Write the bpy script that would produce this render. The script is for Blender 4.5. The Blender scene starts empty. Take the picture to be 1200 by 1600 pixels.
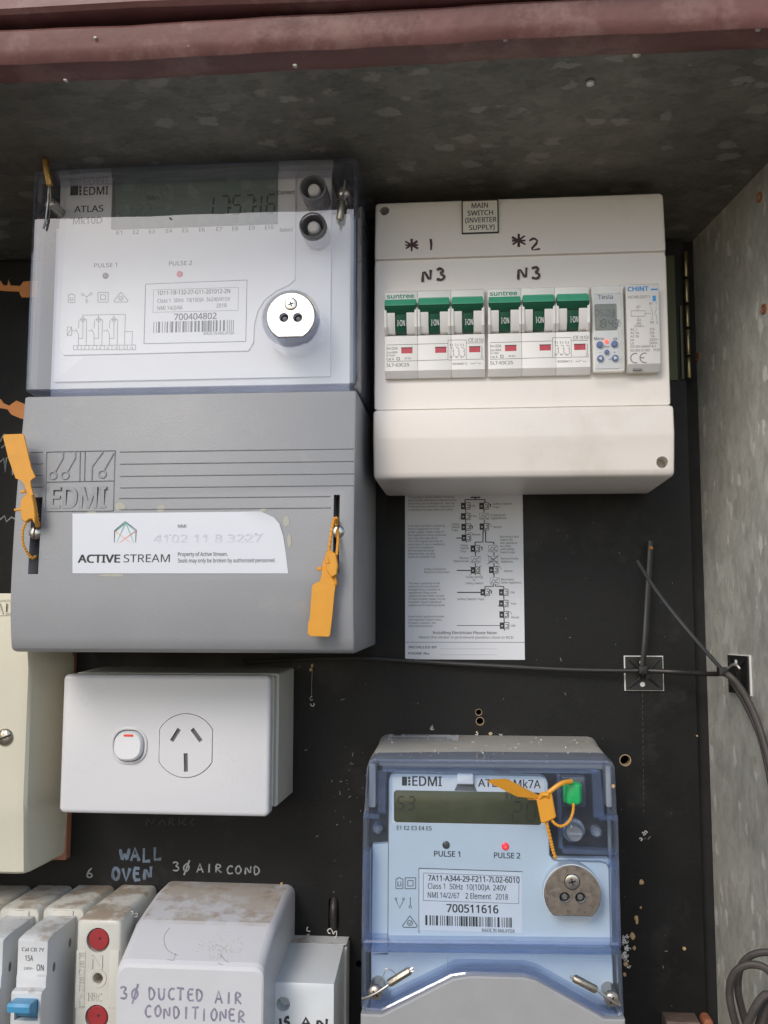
import bpy, bmesh, math, random
import numpy as np
from mathutils import Vector, Matrix, geometry
random.seed(7)
SC = bpy.context.scene
COL = SC.collection
MM = 0.001
# ------------------------------------------------------------------ camera
# board plane is y=0; x to the right, z up, d = millimetres in front of the board (Blender y = -d)
DIST = 620.0
PITCH, YAW, ROLL, FPX = -0.10427, 0.08935, 0.00126, 1541.2
def _rot(a, b, c):
    Rx = np.array([[1,0,0],[0,math.cos(a),-math.sin(a)],[0,math.sin(a),math.cos(a)]])
    Ry = np.array([[math.cos(b),0,math.sin(b)],[0,1,0],[-math.sin(b),0,math.cos(b)]])
    Rz = np.array([[math.cos(c),-math.sin(c),0],[math.sin(c),math.cos(c),0],[0,0,1]])
    return Rz @ Rx @ Ry
RM = _rot(PITCH, YAW, ROLL)
cam_d = bpy.data.cameras.new('camera'); cam = bpy.data.objects.new('camera', cam_d); COL.objects.link(cam)
cam_d.sensor_fit = 'VERTICAL'; cam_d.sensor_height = 24.0; cam_d.lens = 24.0*FPX/1600.0
cam_d.clip_start = 0.02; cam_d.clip_end = 5000
def _b(v): return Vector((v[0], v[2], -v[1]))
r_, u_, k_ = _b(RM[0]), -_b(RM[1]), -_b(RM[2])
m = Matrix((r_, u_, k_)).transposed().to_4x4(); m.translation = Vector((0, -DIST*MM, 0))
cam.matrix_world = m
SC.camera = cam
# ------------------------------------------------------------------ sky, sun, exposure
SUN_EL, SUN_AZ = math.radians(35.5), math.radians(-24)     # azimuth from the view's back, to the left
wd = bpy.data.worlds.new('World'); SC.world = wd; wd.use_nodes = True
nt = wd.node_tree; nt.nodes.clear()
sky = nt.nodes.new('ShaderNodeTexSky'); sky.sky_type = 'NISHITA'; sky.sun_disc = False
sky.sun_elevation = SUN_EL; sky.air_density = 1.0; sky.dust_density = 1.2; sky.ozone_density = 1.0
sdir = Vector((math.sin(SUN_AZ)*math.cos(SUN_EL), -math.cos(SUN_AZ)*math.cos(SUN_EL), math.sin(SUN_EL)))
sky.sun_rotation = math.atan2(sdir.x, sdir.y)
bg = nt.nodes.new('ShaderNodeBackground'); bg.inputs[1].default_value = 0.15
wo = nt.nodes.new('ShaderNodeOutputWorld')
nt.links.new(sky.outputs[0], bg.inputs[0]); nt.links.new(bg.outputs[0], wo.inputs[0])
sl = bpy.data.lights.new('sun', 'SUN'); sl.energy = 1.35; sl.angle = math.radians(22); sl.color = (1.0, 0.94, 0.87)
so = bpy.data.objects.new('sun', sl); COL.objects.link(so); so.rotation_euler = sdir.to_track_quat('Z', 'Y').to_euler()
SC.view_settings.view_transform = 'Standard'; SC.view_settings.look = 'None'
SC.view_settings.exposure = 0.22; SC.view_settings.gamma = 1.0
SC.render.engine = 'CYCLES'
SC.cycles.max_bounces = 12; SC.cycles.transparent_max_bounces = 24; SC.cycles.glossy_bounces = 4
SC.cycles.use_denoising = True

# ------------------------------------------------------------------ helpers
def W(u, v, d=0.0):
    "pixel of the 1200x1600 survey photograph -> (x, z) in mm on the plane d in front of the board"
    c = np.array([(u-600)/FPX, (v-800)/FPX, 1.0]); w = RM.T @ c
    t = (DIST-d)/w[2]
    return (w[0]*t, -w[1]*t)
def RC(u0, v0, u1, v1, d):
    a = W(u0, v0, d); b = W(u1, v1, d); return min(a[0],b[0]), max(a[0],b[0]), min(a[1],b[1]), max(a[1],b[1])
def PX(d): return (DIST-d)/FPX      # mm per pixel

class MB:
    def __init__(s): s.v = []; s.f = []; s.m = []
    def add(s, vs, fs, m=0):
        o = len(s.v); s.v += [tuple(p) for p in vs]
        for f in fs: s.f.append(tuple(i+o for i in f)); s.m.append(m)
        return s
    def loft(s, loops, m=0, cap0=True, cap1=True):
        n = len(loops[0]); vs = [p for l in loops for p in l]; fs = []
        for i in range(len(loops)-1):
            for j in range(n):
                k = (j+1) % n
                fs.append((i*n+j, i*n+k, (i+1)*n+k, (i+1)*n+j))
        if cap0: fs.append(tuple(reversed(range(n))))
        if cap1: fs.append(tuple(range((len(loops)-1)*n, len(loops)*n)))
        return s.add(vs, fs, m)
    def box(s, x0, x1, z0, z1, d0, d1, m=0):
        return s.loft([rr(x0,x1,z0,z1,0,d0), rr(x0,x1,z0,z1,0,d1)], m)
    def rbox(s, x0, x1, z0, z1, d0, d1, r=1.0, b=0.5, m=0, n=4, taper=0.0, cap0=True):
        r = max(r, b*1.05)
        L = [rr(x0-taper,x1+taper,z0-taper,z1+taper,r,d0,n)]
        for k in range(4):
            a = k/3*math.pi/2; i = b*(1-math.cos(a)); L.append(rr(x0+i,x1-i,z0+i,z1-i,max(r-i,0.02),d1-b+b*math.sin(a),n))
        return s.loft(L, m, cap0)
    def prism(s, poly, d0, d1, m=0, b=0.0):
        L = [[(x,z,d0) for x,z in poly]]
        if b: 
            L.append([(x,z,d1-b) for x,z in poly]); q = inset(poly, b); L.append([(x,z,d1) for x,z in q])
        else: L.append([(x,z,d1) for x,z in poly])
        n = len(poly); s.loft(L, m, False, False)
        tri = geometry.tessellate_polygon([[Vector((x,z,0)) for x,z,_ in L[-1]]])
        s.add(L[-1], [t if _ccw(L[-1], t) else t[::-1] for t in tri], m)
        s.add(L[0], [t[::-1] if _ccw(L[0], t) else t for t in tri], m)
        return s
    def xprism(s, prof, x0, x1, b=0.0, m=0):
        "profile [(z,d)] going counter-clockwise seen from +x side; swept along x with softened ends"
        q = inset(prof, b) if b else prof
        L = []
        if b: L.append([(x0,z,d) for z,d in q]); L.append([(x0+b*.3,z*.7+zz*.3,d*.7+dd*.3) for (z,d),(zz,dd) in zip(prof,q)])
        L.append([(x0+b,z,d) for z,d in prof]); L.append([(x1-b,z,d) for z,d in prof])
        if b: L.append([(x1-b*.3,z*.7+zz*.3,d*.7+dd*.3) for (z,d),(zz,dd) in zip(prof,q)]); L.append([(x1,z,d) for z,d in q])
        s.loft(L, m, False, False)
        for l, rev in ((L[0], True), (L[-1], False)):
            tri = geometry.tessellate_polygon([[Vector((z,d,0)) for _,z,d in l]])
            s.add(l, [(t if _ccw([(z,d) for _,z,d in l], t) else t[::-1])[::(-1 if rev else 1)] for t in tri], m)
        return s
    def lathe(s, cx, cz, prof, n=24, m=0, capf=True, cap0=True):
        L = [[(cx+r*math.cos(2*math.pi*j/n), cz+r*math.sin(2*math.pi*j/n), d) for j in range(n)] for r, d in prof]
        return s.loft(L, m, cap0, capf)
    def tube(s, pts, r, n=8, m=0, flat=None, taper=None):
        "pts (x,z,d); flat=(normal-depth radius) for ribbons lying in the board plane"
        P = [Vector(p) for p in pts]; L = []
        up = Vector((0,0,1)); prev = None
        for i, p in enumerate(P):
            t = ((P[min(i+1,len(P)-1)]-p).normalized() + (p-P[max(i-1,0)]).normalized())
            if t.length < 1e-6: t = Vector((1,0,0))
            t.normalize()
            if flat is not None: nn = up - t*up.dot(t)
            else:
                nn = (prev if prev is not None else (Vector((0,0,1)) if abs(t.z) < .9 else Vector((1,0,0)))); nn = nn - t*nn.dot(t)
            if nn.length < 1e-6: nn = Vector((1,0,0))
            nn.normalize(); prev = nn; bb = t.cross(nn)
            k = 1 if taper is None else taper[i]
            L.append([tuple(p + (nn*((flat if flat is not None else r)*math.cos(2*math.pi*j/n)) + bb*(r*math.sin(2*math.pi*j/n)))*k) for j in range(n)])
        L = [l[::-1] for l in L]
        return s.loft(L, m)
    def build(s, name, mats, parent=None, smooth=35, label=None):
        me = bpy.data.meshes.new(name)
        me.from_pydata([(x*MM, -d*MM, z*MM) for x, z, d in s.v], [], s.f)
        for mt in (mats if isinstance(mats, (list, tuple)) else [mats]): me.materials.append(mt)
        me.polygons.foreach_set('material_index', s.m); me.update()
        if smooth:
            me.polygons.foreach_set('use_smooth', [True]*len(me.polygons)); me.set_sharp_from_angle(angle=math.radians(smooth))
        o = bpy.data.objects.new(name, me); COL.objects.link(o)
        if parent is not None: par(o, parent)
        if label: o['label'] = label
        return o
def _ccw(l, t):
    a, b, c = (l[i] for i in t); return (b[0]-a[0])*(c[1]-a[1])-(b[1]-a[1])*(c[0]-a[0]) > 0
def inset(p, b):
    n = len(p); o = []; A = sum(p[i][0]*p[(i+1)%n][1]-p[(i+1)%n][0]*p[i][1] for i in range(n)); sg = 1 if A > 0 else -1
    for i in range(n):
        a, c, e = Vector(p[i-1][:2]), Vector(p[i][:2]), Vector(p[(i+1)%n][:2])
        d1, d2 = (c-a).normalized(), (e-c).normalized()
        n1, n2 = Vector((-d1.y,d1.x))*sg, Vector((-d2.y,d2.x))*sg
        k = n1+n2; k = k/max(k.length_squared/2, .4) if k.length > 1e-6 else n1
        q = c + k*b; o.append((q.x, q.y))
    return o
def rr(x0, x1, z0, z1, r, d, n=4):
    if r <= 0: return [(x0,z0,d),(x1,z0,d),(x1,z1,d),(x0,z1,d)]
    r = min(r, (x1-x0)/2-1e-3, (z1-z0)/2-1e-3)
    o = []
    for cx, cz, a0 in ((x1-r,z0+r,-90),(x1-r,z1-r,0),(x0+r,z1-r,90),(x0+r,z0+r,180)):
        for k in range(n+1):
            a = math.radians(a0+90*k/n); o.append((cx+r*math.cos(a), cz+r*math.sin(a), d))
    return o
def circ(cx, cz, r, n=24): return [(cx+r*math.cos(2*math.pi*j/n), cz+r*math.sin(2*math.pi*j/n)) for j in range(n)]
def poly(pts, d): return [W(u, v, d) for u, v in pts]
def ccw(p):
    A = sum(p[i][0]*p[(i+1)%len(p)][1]-p[(i+1)%len(p)][0]*p[i][1] for i in range(len(p)))
    return p if A > 0 else p[::-1]
def par(o, p):
    o.parent = p; o.matrix_parent_inverse = pinv(p)
def pinv(p):
    M = Matrix.Translation(p.location)
    if p.parent is not None: M = pw(p)
    return M.inverted()
def pw(p):
    L = Matrix.Translation(p.location)
    return L if p.parent is None else pw(p.parent) @ p.matrix_parent_inverse @ L
def thing(name, label, cat, x, z, d=0, group=None):
    o = bpy.data.objects.new(name, None); COL.objects.link(o); o.location = (x*MM, -d*MM, z*MM); o.empty_display_size = .01
    return tag(o, label, cat, group)
def tag(o, label=None, cat=None, group=None, kind=None):
    for k, v in (('label',label),('category',cat),('group',group),('kind',kind)):
        if v: o[k] = v
    return o
def copy_tree(o, parent=None):
    c = o.copy(); COL.objects.link(c); pm = o.matrix_parent_inverse.copy(); c.parent = parent; c.matrix_parent_inverse = pm
    for ch in [x for x in list(SC.objects) if x.parent == o]: copy_tree(ch, c)
    return c
def cut(o, cutters):
    "subtract closed MB cutters from the mesh object"
    cm = MB()
    for c in cutters: cm.add(c.v, c.f)
    k = cm.build('hole_cutter', [], None, 0)
    md = o.modifiers.new('cut', 'BOOLEAN'); md.object = k; md.operation = 'DIFFERENCE'; md.solver = 'EXACT'
    bpy.context.view_layer.update()
    dg = bpy.context.evaluated_depsgraph_get(); me = bpy.data.meshes.new_from_object(o.evaluated_get(dg))
    o.modifiers.remove(md); old = o.data; o.data = me; me.name = old.name; bpy.data.meshes.remove(old)
    me.polygons.foreach_set('use_smooth', [True]*len(me.polygons)); me.set_sharp_from_angle(angle=math.radians(35))
    bpy.data.objects.remove(k)
    return o
def hole(u, v, rpx, d, depth, n=20):
    x, z = W(u, v, d); return MB().lathe(x, z, [(rpx*PX(d), d-depth), (rpx*PX(d), d+5)], n)

# text -----------------------------------------------------------------
_fc = bpy.data.curves.new('tmp_font', 'FONT'); _fo = bpy.data.objects.new('tmp_font', _fc); COL.objects.link(_fo)
try:
    import os
    _p = os.path.join(bpy.utils.system_resource('DATAFILES'), 'fonts', 'NotoSansHebrew-Regular.woff2')
    if os.path.exists(_p): _fc.font = bpy.data.fonts.load(_p)
except Exception: pass
_fc.resolution_u = 3
_cache = {}
def glyphs(s, off=0.0, ext=False):
    k = (s, ext)
    if k not in _cache:
        _fc.body = s; _fc.extrude = 0.5 if ext else 0.0
        bpy.context.view_layer.update()
        ev = _fo.evaluated_get(bpy.context.evaluated_depsgraph_get()); me = ev.to_mesh()
        vs = [tuple(v.co) for v in me.vertices]; fs = [tuple(p.vertices) for p in me.polygons]; ev.to_mesh_clear()
        _cache[k] = (vs, fs)
    return _cache[k]
_H = glyphs('H')[0]; CAP = max(v[1] for v in _H)-min(v[1] for v in _H)
def txt(mb, s, u, v, d, w, h, bold=0.0, m=0, ext=None, rot=0):
    "left baseline at pixel (u,v); total width w px, cap height h px"
    vs, fs = glyphs(s, bold, ext is not None)
    if not vs: return
    x0 = min(p[0] for p in vs); x1 = max(p[0] for p in vs); a, b = W(u, v, d); px = PX(d)
    sx = w*px/(x1-x0); sy = h*px/CAP; c, sn = math.cos(rot), math.sin(rot)
    out = []
    bo = (bold+.005)*.9; cp_ = ((0,0),) if bo <= 0 else (((-bo,0),(bo,0)) if (h < 6 and not ext) else ((-bo,-bo*.6),(bo,-bo*.6),(-bo,bo*.6),(bo,bo*.6)))
    for i_, (ox, oy) in enumerate(cp_):
        out = []
        for p in vs:
            X, Y = (p[0]-x0+ox)*sx, (p[1]+oy)*sy
            out.append((a+X*c-Y*sn, b+X*sn+Y*c, d+.004*i_+(p[2]*ext if ext else 0)))
        mb.add(out, fs, m)
def strokes(mb, pls, d, w, m=0, th=0.06, jit=0):
    "pixel polylines drawn as thin raised ink"
    for pl in pls:
        f = d if callable(d) else (lambda u, v: d)
        mb.tube([(*W(u, v, f(u, v)), f(u, v)) for u, v in pl], w*PX(f(*pl[0]))/2, 6, m, flat=th, taper=None if not jit else [1+jit*math.sin(i*1.9+pl[0][0]) for i in range(len(pl))])
GL = {'W':[[(0,1),(.25,0),(.5,.7),(.72,0),(1,1)]],'A':[[(0,0),(.45,1),(.9,0)],[(.18,.35),(.75,.4)]],'L':[[(.1,1),(.08,0),(.8,.05)]],
 'O':[[(.5,1),(.1,.75),(.05,.3),(.4,0),(.8,.25),(.85,.7),(.5,1)]],'V':[[(0,1),(.4,0),(.9,1)]],'E':[[(.8,.95),(.1,1),(.1,.02),(.85,.05)],[(.1,.52),(.7,.55)]],
 'N':[[(.05,0),(.1,1),(.8,.05),(.85,1)]],'I':[[(.45,1),(.4,0)]],'R':[[(.1,0),(.12,1),(.7,.9),(.75,.6),(.15,.48),(.85,0)]],
 'C':[[(.85,.85),(.5,1),(.1,.7),(.08,.25),(.4,0),(.85,.12)]],'D':[[(.1,1),(.1,0),(.6,.1),(.85,.5),(.6,.92),(.1,1)]],'U':[[(.05,1),(.1,.2),(.4,0),(.75,.2),(.8,1)]],
 'T':[[(0,1),(.95,.95)],[(.5,.98),(.45,0)]],'3':[[(.05,.85),(.4,1),(.75,.8),(.35,.55),(.85,.35),(.6,.02),(.05,.1)]],'6':[[(.7,1),(.2,.6),(.1,.2),(.4,0),(.8,.2),(.6,.5),(.15,.4)]],
 '1':[[(.45,1),(.55,.5),(.5,0)]],'2':[[(.05,.8),(.45,1),(.8,.75),(.1,0),(.95,.1)]],'0':[[(.5,.9),(.1,.6),(.15,.1),(.6,.1),(.85,.5),(.5,.9)],[(.85,1.2),(.15,-.3)]],
 '*':[[(.5,1.05),(.5,0)],[(.0,.8),(1,.2)],[(.05,.2),(.95,.85)],[(.0,.5),(1,.5)]],'5':[[(.85,1),(.2,1),(.1,.55),(.7,.6),(.8,.2),(.1,.02)]],'n':[[(0,0),(.1,.9)],[(.1,.6),(.5,.95),(.7,.6),(.75,0)]],
 'S':[[(.85,.85),(.5,1),(.1,.8),(.2,.55),(.75,.4),(.8,.15),(.4,0),(.05,.15)]]}
def hand(mb, s, u, v, w, h, d, sw, slope=0, m=0, seed=1):
    rnd = random.Random(seed); n = len(s); adv = w/n
    for i, ch in enumerate(s):
        if ch == ' ': continue
        jx, jy = rnd.uniform(-.05,.05)*adv, rnd.uniform(-.07,.07)*h
        pls = []
        for pl in GL[ch]:
            q = [(u+adv*i+jx+a*adv*.78, v+slope*adv*i+jy-b*h*rnd.uniform(.96,1.04)) for a, b in pl]
            # soften the corners
            if len(q) > 3:
                r2 = [q[0]]
                for a, b in zip(q[:-1], q[1:]): r2 += [(a[0]*.75+b[0]*.25, a[1]*.75+b[1]*.25), (a[0]*.25+b[0]*.75, a[1]*.25+b[1]*.75)]
                q = r2+[q[-1]]
            pls.append(q)
        strokes(mb, pls, d, sw, m, jit=.22)
SEG = {'0':'abcdef','1':'bc','2':'abged','3':'abgcd','4':'fgbc','5':'afgcd','6':'afgedc','7':'abc','8':'abcdefg','9':'abcdfg'}
def segs(mb, s, u, v, w, h, d, t, pitch, m=0):
    "seven segment figures; u,v = lower left"
    for ch in s:
        if ch in ':.':
            for q in ((.3,.7) if ch == ':' else (0.03,)):
                a, b = W(u-pitch*.1, v-h*q, d); k = t*PX(d)*.6; mb.box(a-k,a+k,b-k,b+k,d-.02,d,m)
            u += pitch*.32; continue
        P = {'a':((.1,1),(.9,1)),'g':((.1,.5),(.9,.5)),'d':((.1,0),(.9,0)),'f':((0,.93),(0,.56)),'b':((1,.93),(1,.56)),'e':((0,.44),(0,.07)),'c':((1,.44),(1,.07))}
        for k in SEG.get(ch, ''):
            (a, b), (e, f) = P[k]; A = W(u+a*w+b*h*.08, v-b*h, d); B = W(u+e*w+f*h*.08, v-f*h, d); r = t*PX(d)/2
            if k in 'agd': mb.box(A[0],B[0],A[1]-r,A[1]+r,d-.02,d,m)
            else: mb.prism([(B[0]-r,B[1]),(B[0]+r,B[1]),(A[0]+r,A[1]),(A[0]-r,A[1])], d-.02, d, m)
        u += pitch
def barcode(mb, u0, v0, u1, v1, d, m=0, seed=3):
    rnd = random.Random(seed); x0, x1, z0, z1 = RC(u0, v0, u1, v1, d); x = x0; k = (x1-x0)/125
    while x < x1-3*k:
        w = k*rnd.choice((1,1,2,3)); mb.box(x, x+w, z0, z1, d-.02, d, m); x += w+k*rnd.choice((1,1,2,2,3))
def outline(mb, pts, d, w, close=True, m=0, th=.04):
    if close: pts = list(pts)+[pts[0]]
    for a, b in zip(pts[:-1], pts[1:]): strokes(mb, [[a, b]], d, w, m, th)
def ring(u, v, r, n=14, a0=0, a1=360): return [(u+r*math.cos(math.radians(a0+(a1-a0)*k/n)), v+r*math.sin(math.radians(a0+(a1-a0)*k/n))) for k in range(n+1)]

# materials ------------------------------------------------------------
def N(t, typ, **kw):
    n = t.nodes.new(typ)
    for k, v in kw.items():
        if hasattr(n, k): setattr(n, k, v)
    return n
def mat(name, col, rough=.5, metal=0.0, var=.05, vs=90, bump=0.0, bs=1500, spec=.5, dirt=None, coat=0, emit=None, aniso=None, rv=.08):
    "dirt = list of (colour, amount, scale, threshold, up_only)"
    mt = bpy.data.materials.new(name); mt.use_nodes = True; t = mt.node_tree; b = t.nodes['Principled BSDF']
    L = t.links.new; tc = N(t, 'ShaderNodeTexCoord'); ob = tc.outputs['Object']
    b.inputs['Metallic'].default_value = metal; b.inputs['Specular IOR Level'].default_value = spec; b.inputs['Coat Weight'].default_value = coat
    nz = N(t, 'ShaderNodeTexNoise'); nz.inputs['Scale'].default_value = vs; nz.inputs['Detail'].default_value = 6; nz.inputs['Roughness'].default_value = .65; L(ob, nz.inputs['Vector'])
    mp = N(t, 'ShaderNodeMapRange'); mp.inputs['From Min'].default_value = .3; mp.inputs['From Max'].default_value = .7
    mp.inputs['To Min'].default_value = 1-var; mp.inputs['To Max'].default_value = 1+var; L(nz.outputs[0], mp.inputs['Value'])
    vm = N(t, 'ShaderNodeVectorMath', operation='SCALE'); vm.inputs[0].default_value = col[:3]; L(mp.outputs[0], vm.inputs['Scale'])
    cur = vm.outputs[0]; rcur = None
    mr = N(t, 'ShaderNodeMapRange'); mr.inputs['From Min'].default_value = .3; mr.inputs['From Max'].default_value = .7
    mr.inputs['To Min'].default_value = max(rough-rv, .02); mr.inputs['To Max'].default_value = rough+rv; L(nz.outputs[0], mr.inputs['Value']); L(mr.outputs[0], b.inputs['Roughness'])
    for i, (dc, am, ds, th, up) in enumerate(dirt or []):
        dn = N(t, 'ShaderNodeTexNoise'); dn.inputs['Scale'].default_value = ds; dn.inputs['Detail'].default_value = 8; dn.inputs['Roughness'].default_value = .7
        ad = N(t, 'ShaderNodeVectorMath', operation='ADD'); ad.inputs[1].default_value = (i*3.1+.7, 1.3*i, 2.2); L(ob, ad.inputs[0]); L(ad.outputs[0], dn.inputs['Vector'])
        dm = N(t, 'ShaderNodeMapRange', clamp=True); dm.inputs['From Min'].default_value = th; dm.inputs['From Max'].default_value = th+.1; dm.inputs['To Max'].default_value = am; L(dn.outputs[0], dm.inputs['Value'])
        f = dm.outputs[0]
        if up:
            g = N(t, 'ShaderNodeNewGeometry'); sp = N(t, 'ShaderNodeSeparateXYZ'); L(g.outputs['True Normal'], sp.inputs[0])
            um = N(t, 'ShaderNodeMapRange', clamp=True); um.inputs['From Min'].default_value, um.inputs['From Max'].default_value = up if isinstance(up, tuple) else (.25, .8); L(sp.outputs['Z'], um.inputs['Value'])
            mu = N(t, 'ShaderNodeMath', operation='MULTIPLY'); L(f, mu.inputs[0]); L(um.outputs[0], mu.inputs[1]); f = mu.outputs[0]
        mx = N(t, 'ShaderNodeMix', data_type='RGBA'); L(f, mx.inputs[0]); L(cur, mx.inputs[6]); mx.inputs[7].default_value = (*dc, 1); cur = mx.outputs[2]
    L(cur, b.inputs['Base Color'])
    if bump:
        bn = N(t, 'ShaderNodeTexNoise'); bn.inputs['Scale'].default_value = bs; bn.inputs['Detail'].default_value = 3; L(ob, bn.inputs['Vector'])
        bp = N(t, 'ShaderNodeBump'); bp.inputs['Strength'].default_value = bump; bp.inputs['Distance'].default_value = .0004; L(bn.outputs[0], bp.inputs['Height']); L(bp.outputs[0], b.inputs['Normal'])
    if emit: b.inputs['Emission Color'].default_value = (*emit[0], 1); b.inputs['Emission Strength'].default_value = emit[1]
    return mt
def clear(name, tint, refl=.07, rough=.02, haze=0.0, hcol=(.6,.62,.66)):
    mt = bpy.data.materials.new(name); mt.use_nodes = True; t = mt.node_tree; t.nodes.clear(); L = t.links.new
    o = N(t, 'ShaderNodeOutputMaterial'); tr = N(t, 'ShaderNodeBsdfTransparent'); tr.inputs[0].default_value = (*tint, 1)
    gl = N(t, 'ShaderNodeBsdfGlossy'); gl.inputs['Roughness'].default_value = rough; gl.inputs[0].default_value = (1,1,1,1)
    lw = N(t, 'ShaderNodeLayerWeight'); lw.inputs['Blend'].default_value = .5
    pw_ = N(t, 'ShaderNodeMath', operation='POWER'); L(lw.outputs['Facing'], pw_.inputs[0]); pw_.inputs[1].default_value = 3.5
    ma = N(t, 'ShaderNodeMath', operation='MULTIPLY_ADD'); L(pw_.outputs[0], ma.inputs[0]); ma.inputs[1].default_value = .6; ma.inputs[2].default_value = refl
    base = tr.outputs[0]
    if haze:
        df = N(t, 'ShaderNodeBsdfDiffuse'); df.inputs[0].default_value = (*hcol, 1)
        tc = N(t, 'ShaderNodeTexCoord'); nz = N(t, 'ShaderNodeTexNoise'); nz.inputs['Scale'].default_value = 60; nz.inputs['Detail'].default_value = 8; L(tc.outputs['Object'], nz.inputs[0])
        mr = N(t, 'ShaderNodeMapRange'); mr.inputs['From Min'].default_value = .35; mr.inputs['From Max'].default_value = .7; mr.inputs['To Min'].default_value = haze*.6; mr.inputs['To Max'].default_value = haze*1.5; L(nz.outputs[0], mr.inputs['Value'])
        mh = N(t, 'ShaderNodeMixShader'); L(mr.outputs[0], mh.inputs[0]); L(base, mh.inputs[1]); L(df.outputs[0], mh.inputs[2]); base = mh.outputs[0]
    mx = N(t, 'ShaderNodeMixShader'); L(ma.outputs[0], mx.inputs[0]); L(base, mx.inputs[1]); L(gl.outputs[0], mx.inputs[2]); L(mx.outputs[0], o.inputs[0])
    return mt
def galv(name, lo, hi, stretch=(1,1,1), scale=110, flake=.12):
    "spangled zinc: soft low-contrast crystals with a few bright flakes"
    mt = bpy.data.materials.new(name); mt.use_nodes = True; t = mt.node_tree; b = t.nodes['Principled BSDF']; L = t.links.new
    tc = N(t, 'ShaderNodeTexCoord'); mpn = N(t, 'ShaderNodeMapping'); mpn.inputs['Scale'].default_value = stretch; mpn.inputs['Rotation'].default_value = (.25,0,.1); L(tc.outputs['Object'], mpn.inputs[0])
    wn = N(t, 'ShaderNodeTexNoise'); wn.inputs['Scale'].default_value = 240; wn.inputs['Detail'].default_value = 6; wn.inputs['Roughness'].default_value = .7; L(mpn.outputs[0], wn.inputs[0])
    ws = N(t, 'ShaderNodeVectorMath', operation='SCALE'); ws.inputs['Scale'].default_value = .009; L(wn.outputs['Color'], ws.inputs[0])
    wa = N(t, 'ShaderNodeVectorMath', operation='ADD'); L(mpn.outputs[0], wa.inputs[0]); L(ws.outputs[0], wa.inputs[1])
    vo = N(t, 'ShaderNodeTexVoronoi', feature='SMOOTH_F1'); vo.inputs['Scale'].default_value = scale; vo.inputs['Smoothness'].default_value = .12; L(wa.outputs[0], vo.inputs['Vector'])
    v2 = N(t, 'ShaderNodeTexVoronoi'); v2.inputs['Scale'].default_value = scale*.9; L(wa.outputs[0], v2.inputs['Vector'])
    sp = N(t, 'ShaderNodeSeparateColor'); L(vo.outputs['Color'], sp.inputs[0]); s2 = N(t, 'ShaderNodeSeparateColor'); L(v2.outputs['Color'], s2.inputs[0])
    cr = N(t, 'ShaderNodeMix', data_type='RGBA'); cr.inputs[6].default_value = (*lo, 1); cr.inputs[7].default_value = (*[x*.55+y*.45 for x, y in zip(lo, hi)], 1)
    st_n = N(t, 'ShaderNodeTexNoise'); st_n.inputs['Scale'].default_value = 420; st_n.inputs['Detail'].default_value = 5; L(mpn.outputs[0], st_n.inputs[0])
    av = N(t, 'ShaderNodeMath', operation='MULTIPLY_ADD'); av.inputs[1].default_value = .55; L(sp.outputs[0], av.inputs[0]); hn = N(t, 'ShaderNodeMapRange'); hn.inputs['From Min'].default_value = .3; hn.inputs['From Max'].default_value = .7; hn.inputs['To Max'].default_value = .45; L(st_n.outputs[0], hn.inputs['Value']); v3 = N(t, 'ShaderNodeTexVoronoi'); v3.inputs['Scale'].default_value = scale*.45; L(wa.outputs[0], v3.inputs['Vector']); s3_ = N(t, 'ShaderNodeSeparateColor'); L(v3.outputs['Color'], s3_.inputs[0])
    a3 = N(t, 'ShaderNodeMath', operation='MULTIPLY_ADD'); a3.inputs[1].default_value = .35; L(s3_.outputs[1], a3.inputs[0]); L(hn.outputs[0], a3.inputs[2]); L(a3.outputs[0], av.inputs[2]); L(av.outputs[0], cr.inputs[0])
    fm = N(t, 'ShaderNodeMapRange', clamp=True); fm.inputs['From Min'].default_value = 1-flake; fm.inputs['From Max'].default_value = 1-flake*.5; L(s2.outputs[0], fm.inputs['Value'])
    fd = N(t, 'ShaderNodeMapRange', clamp=True); fd.inputs['From Min'].default_value = .66; fd.inputs['From Max'].default_value = .5; L(v2.outputs['Distance'], fd.inputs['Value'])
    fx = N(t, 'ShaderNodeMath', operation='MULTIPLY'); L(fm.outputs[0], fx.inputs[0]); L(fd.outputs[0], fx.inputs[1])
    c2 = N(t, 'ShaderNodeMix', data_type='RGBA'); L(fx.outputs[0], c2.inputs[0]); L(cr.outputs[2], c2.inputs[6]); c2.inputs[7].default_value = (*[y*.8+x*.2 for x, y in zip(lo, hi)], 1)
    nb = N(t, 'ShaderNodeTexNoise'); nb.inputs['Scale'].default_value = 11; nb.inputs['Detail'].default_value = 8; nb.inputs['Roughness'].default_value = .6; L(tc.outputs['Object'], nb.inputs[0])
    mx = N(t, 'ShaderNodeMix', data_type='RGBA', blend_type='MULTIPLY'); mx.inputs[0].default_value = 1; L(c2.outputs[2], mx.inputs[6])
    r2 = N(t, 'ShaderNodeMapRange'); r2.inputs['From Min'].default_value = .3; r2.inputs['From Max'].default_value = .7; r2.inputs['To Min'].default_value = .8; r2.inputs['To Max'].default_value = 1.15; L(nb.outputs[0], r2.inputs['Value']); L(r2.outputs[0], mx.inputs[7])
    nr = N(t, 'ShaderNodeTexNoise'); nr.inputs['Scale'].default_value = 33; nr.inputs['Detail'].default_value = 9; nr.inputs['Roughness'].default_value = .75; L(tc.outputs['Object'], nr.inputs[0])
    rm = N(t, 'ShaderNodeMapRange', clamp=True); rm.inputs['From Min'].default_value = .60; rm.inputs['From Max'].default_value = .72; rm.inputs['To Max'].default_value = .5; L(nr.outputs[0], rm.inputs['Value'])
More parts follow.
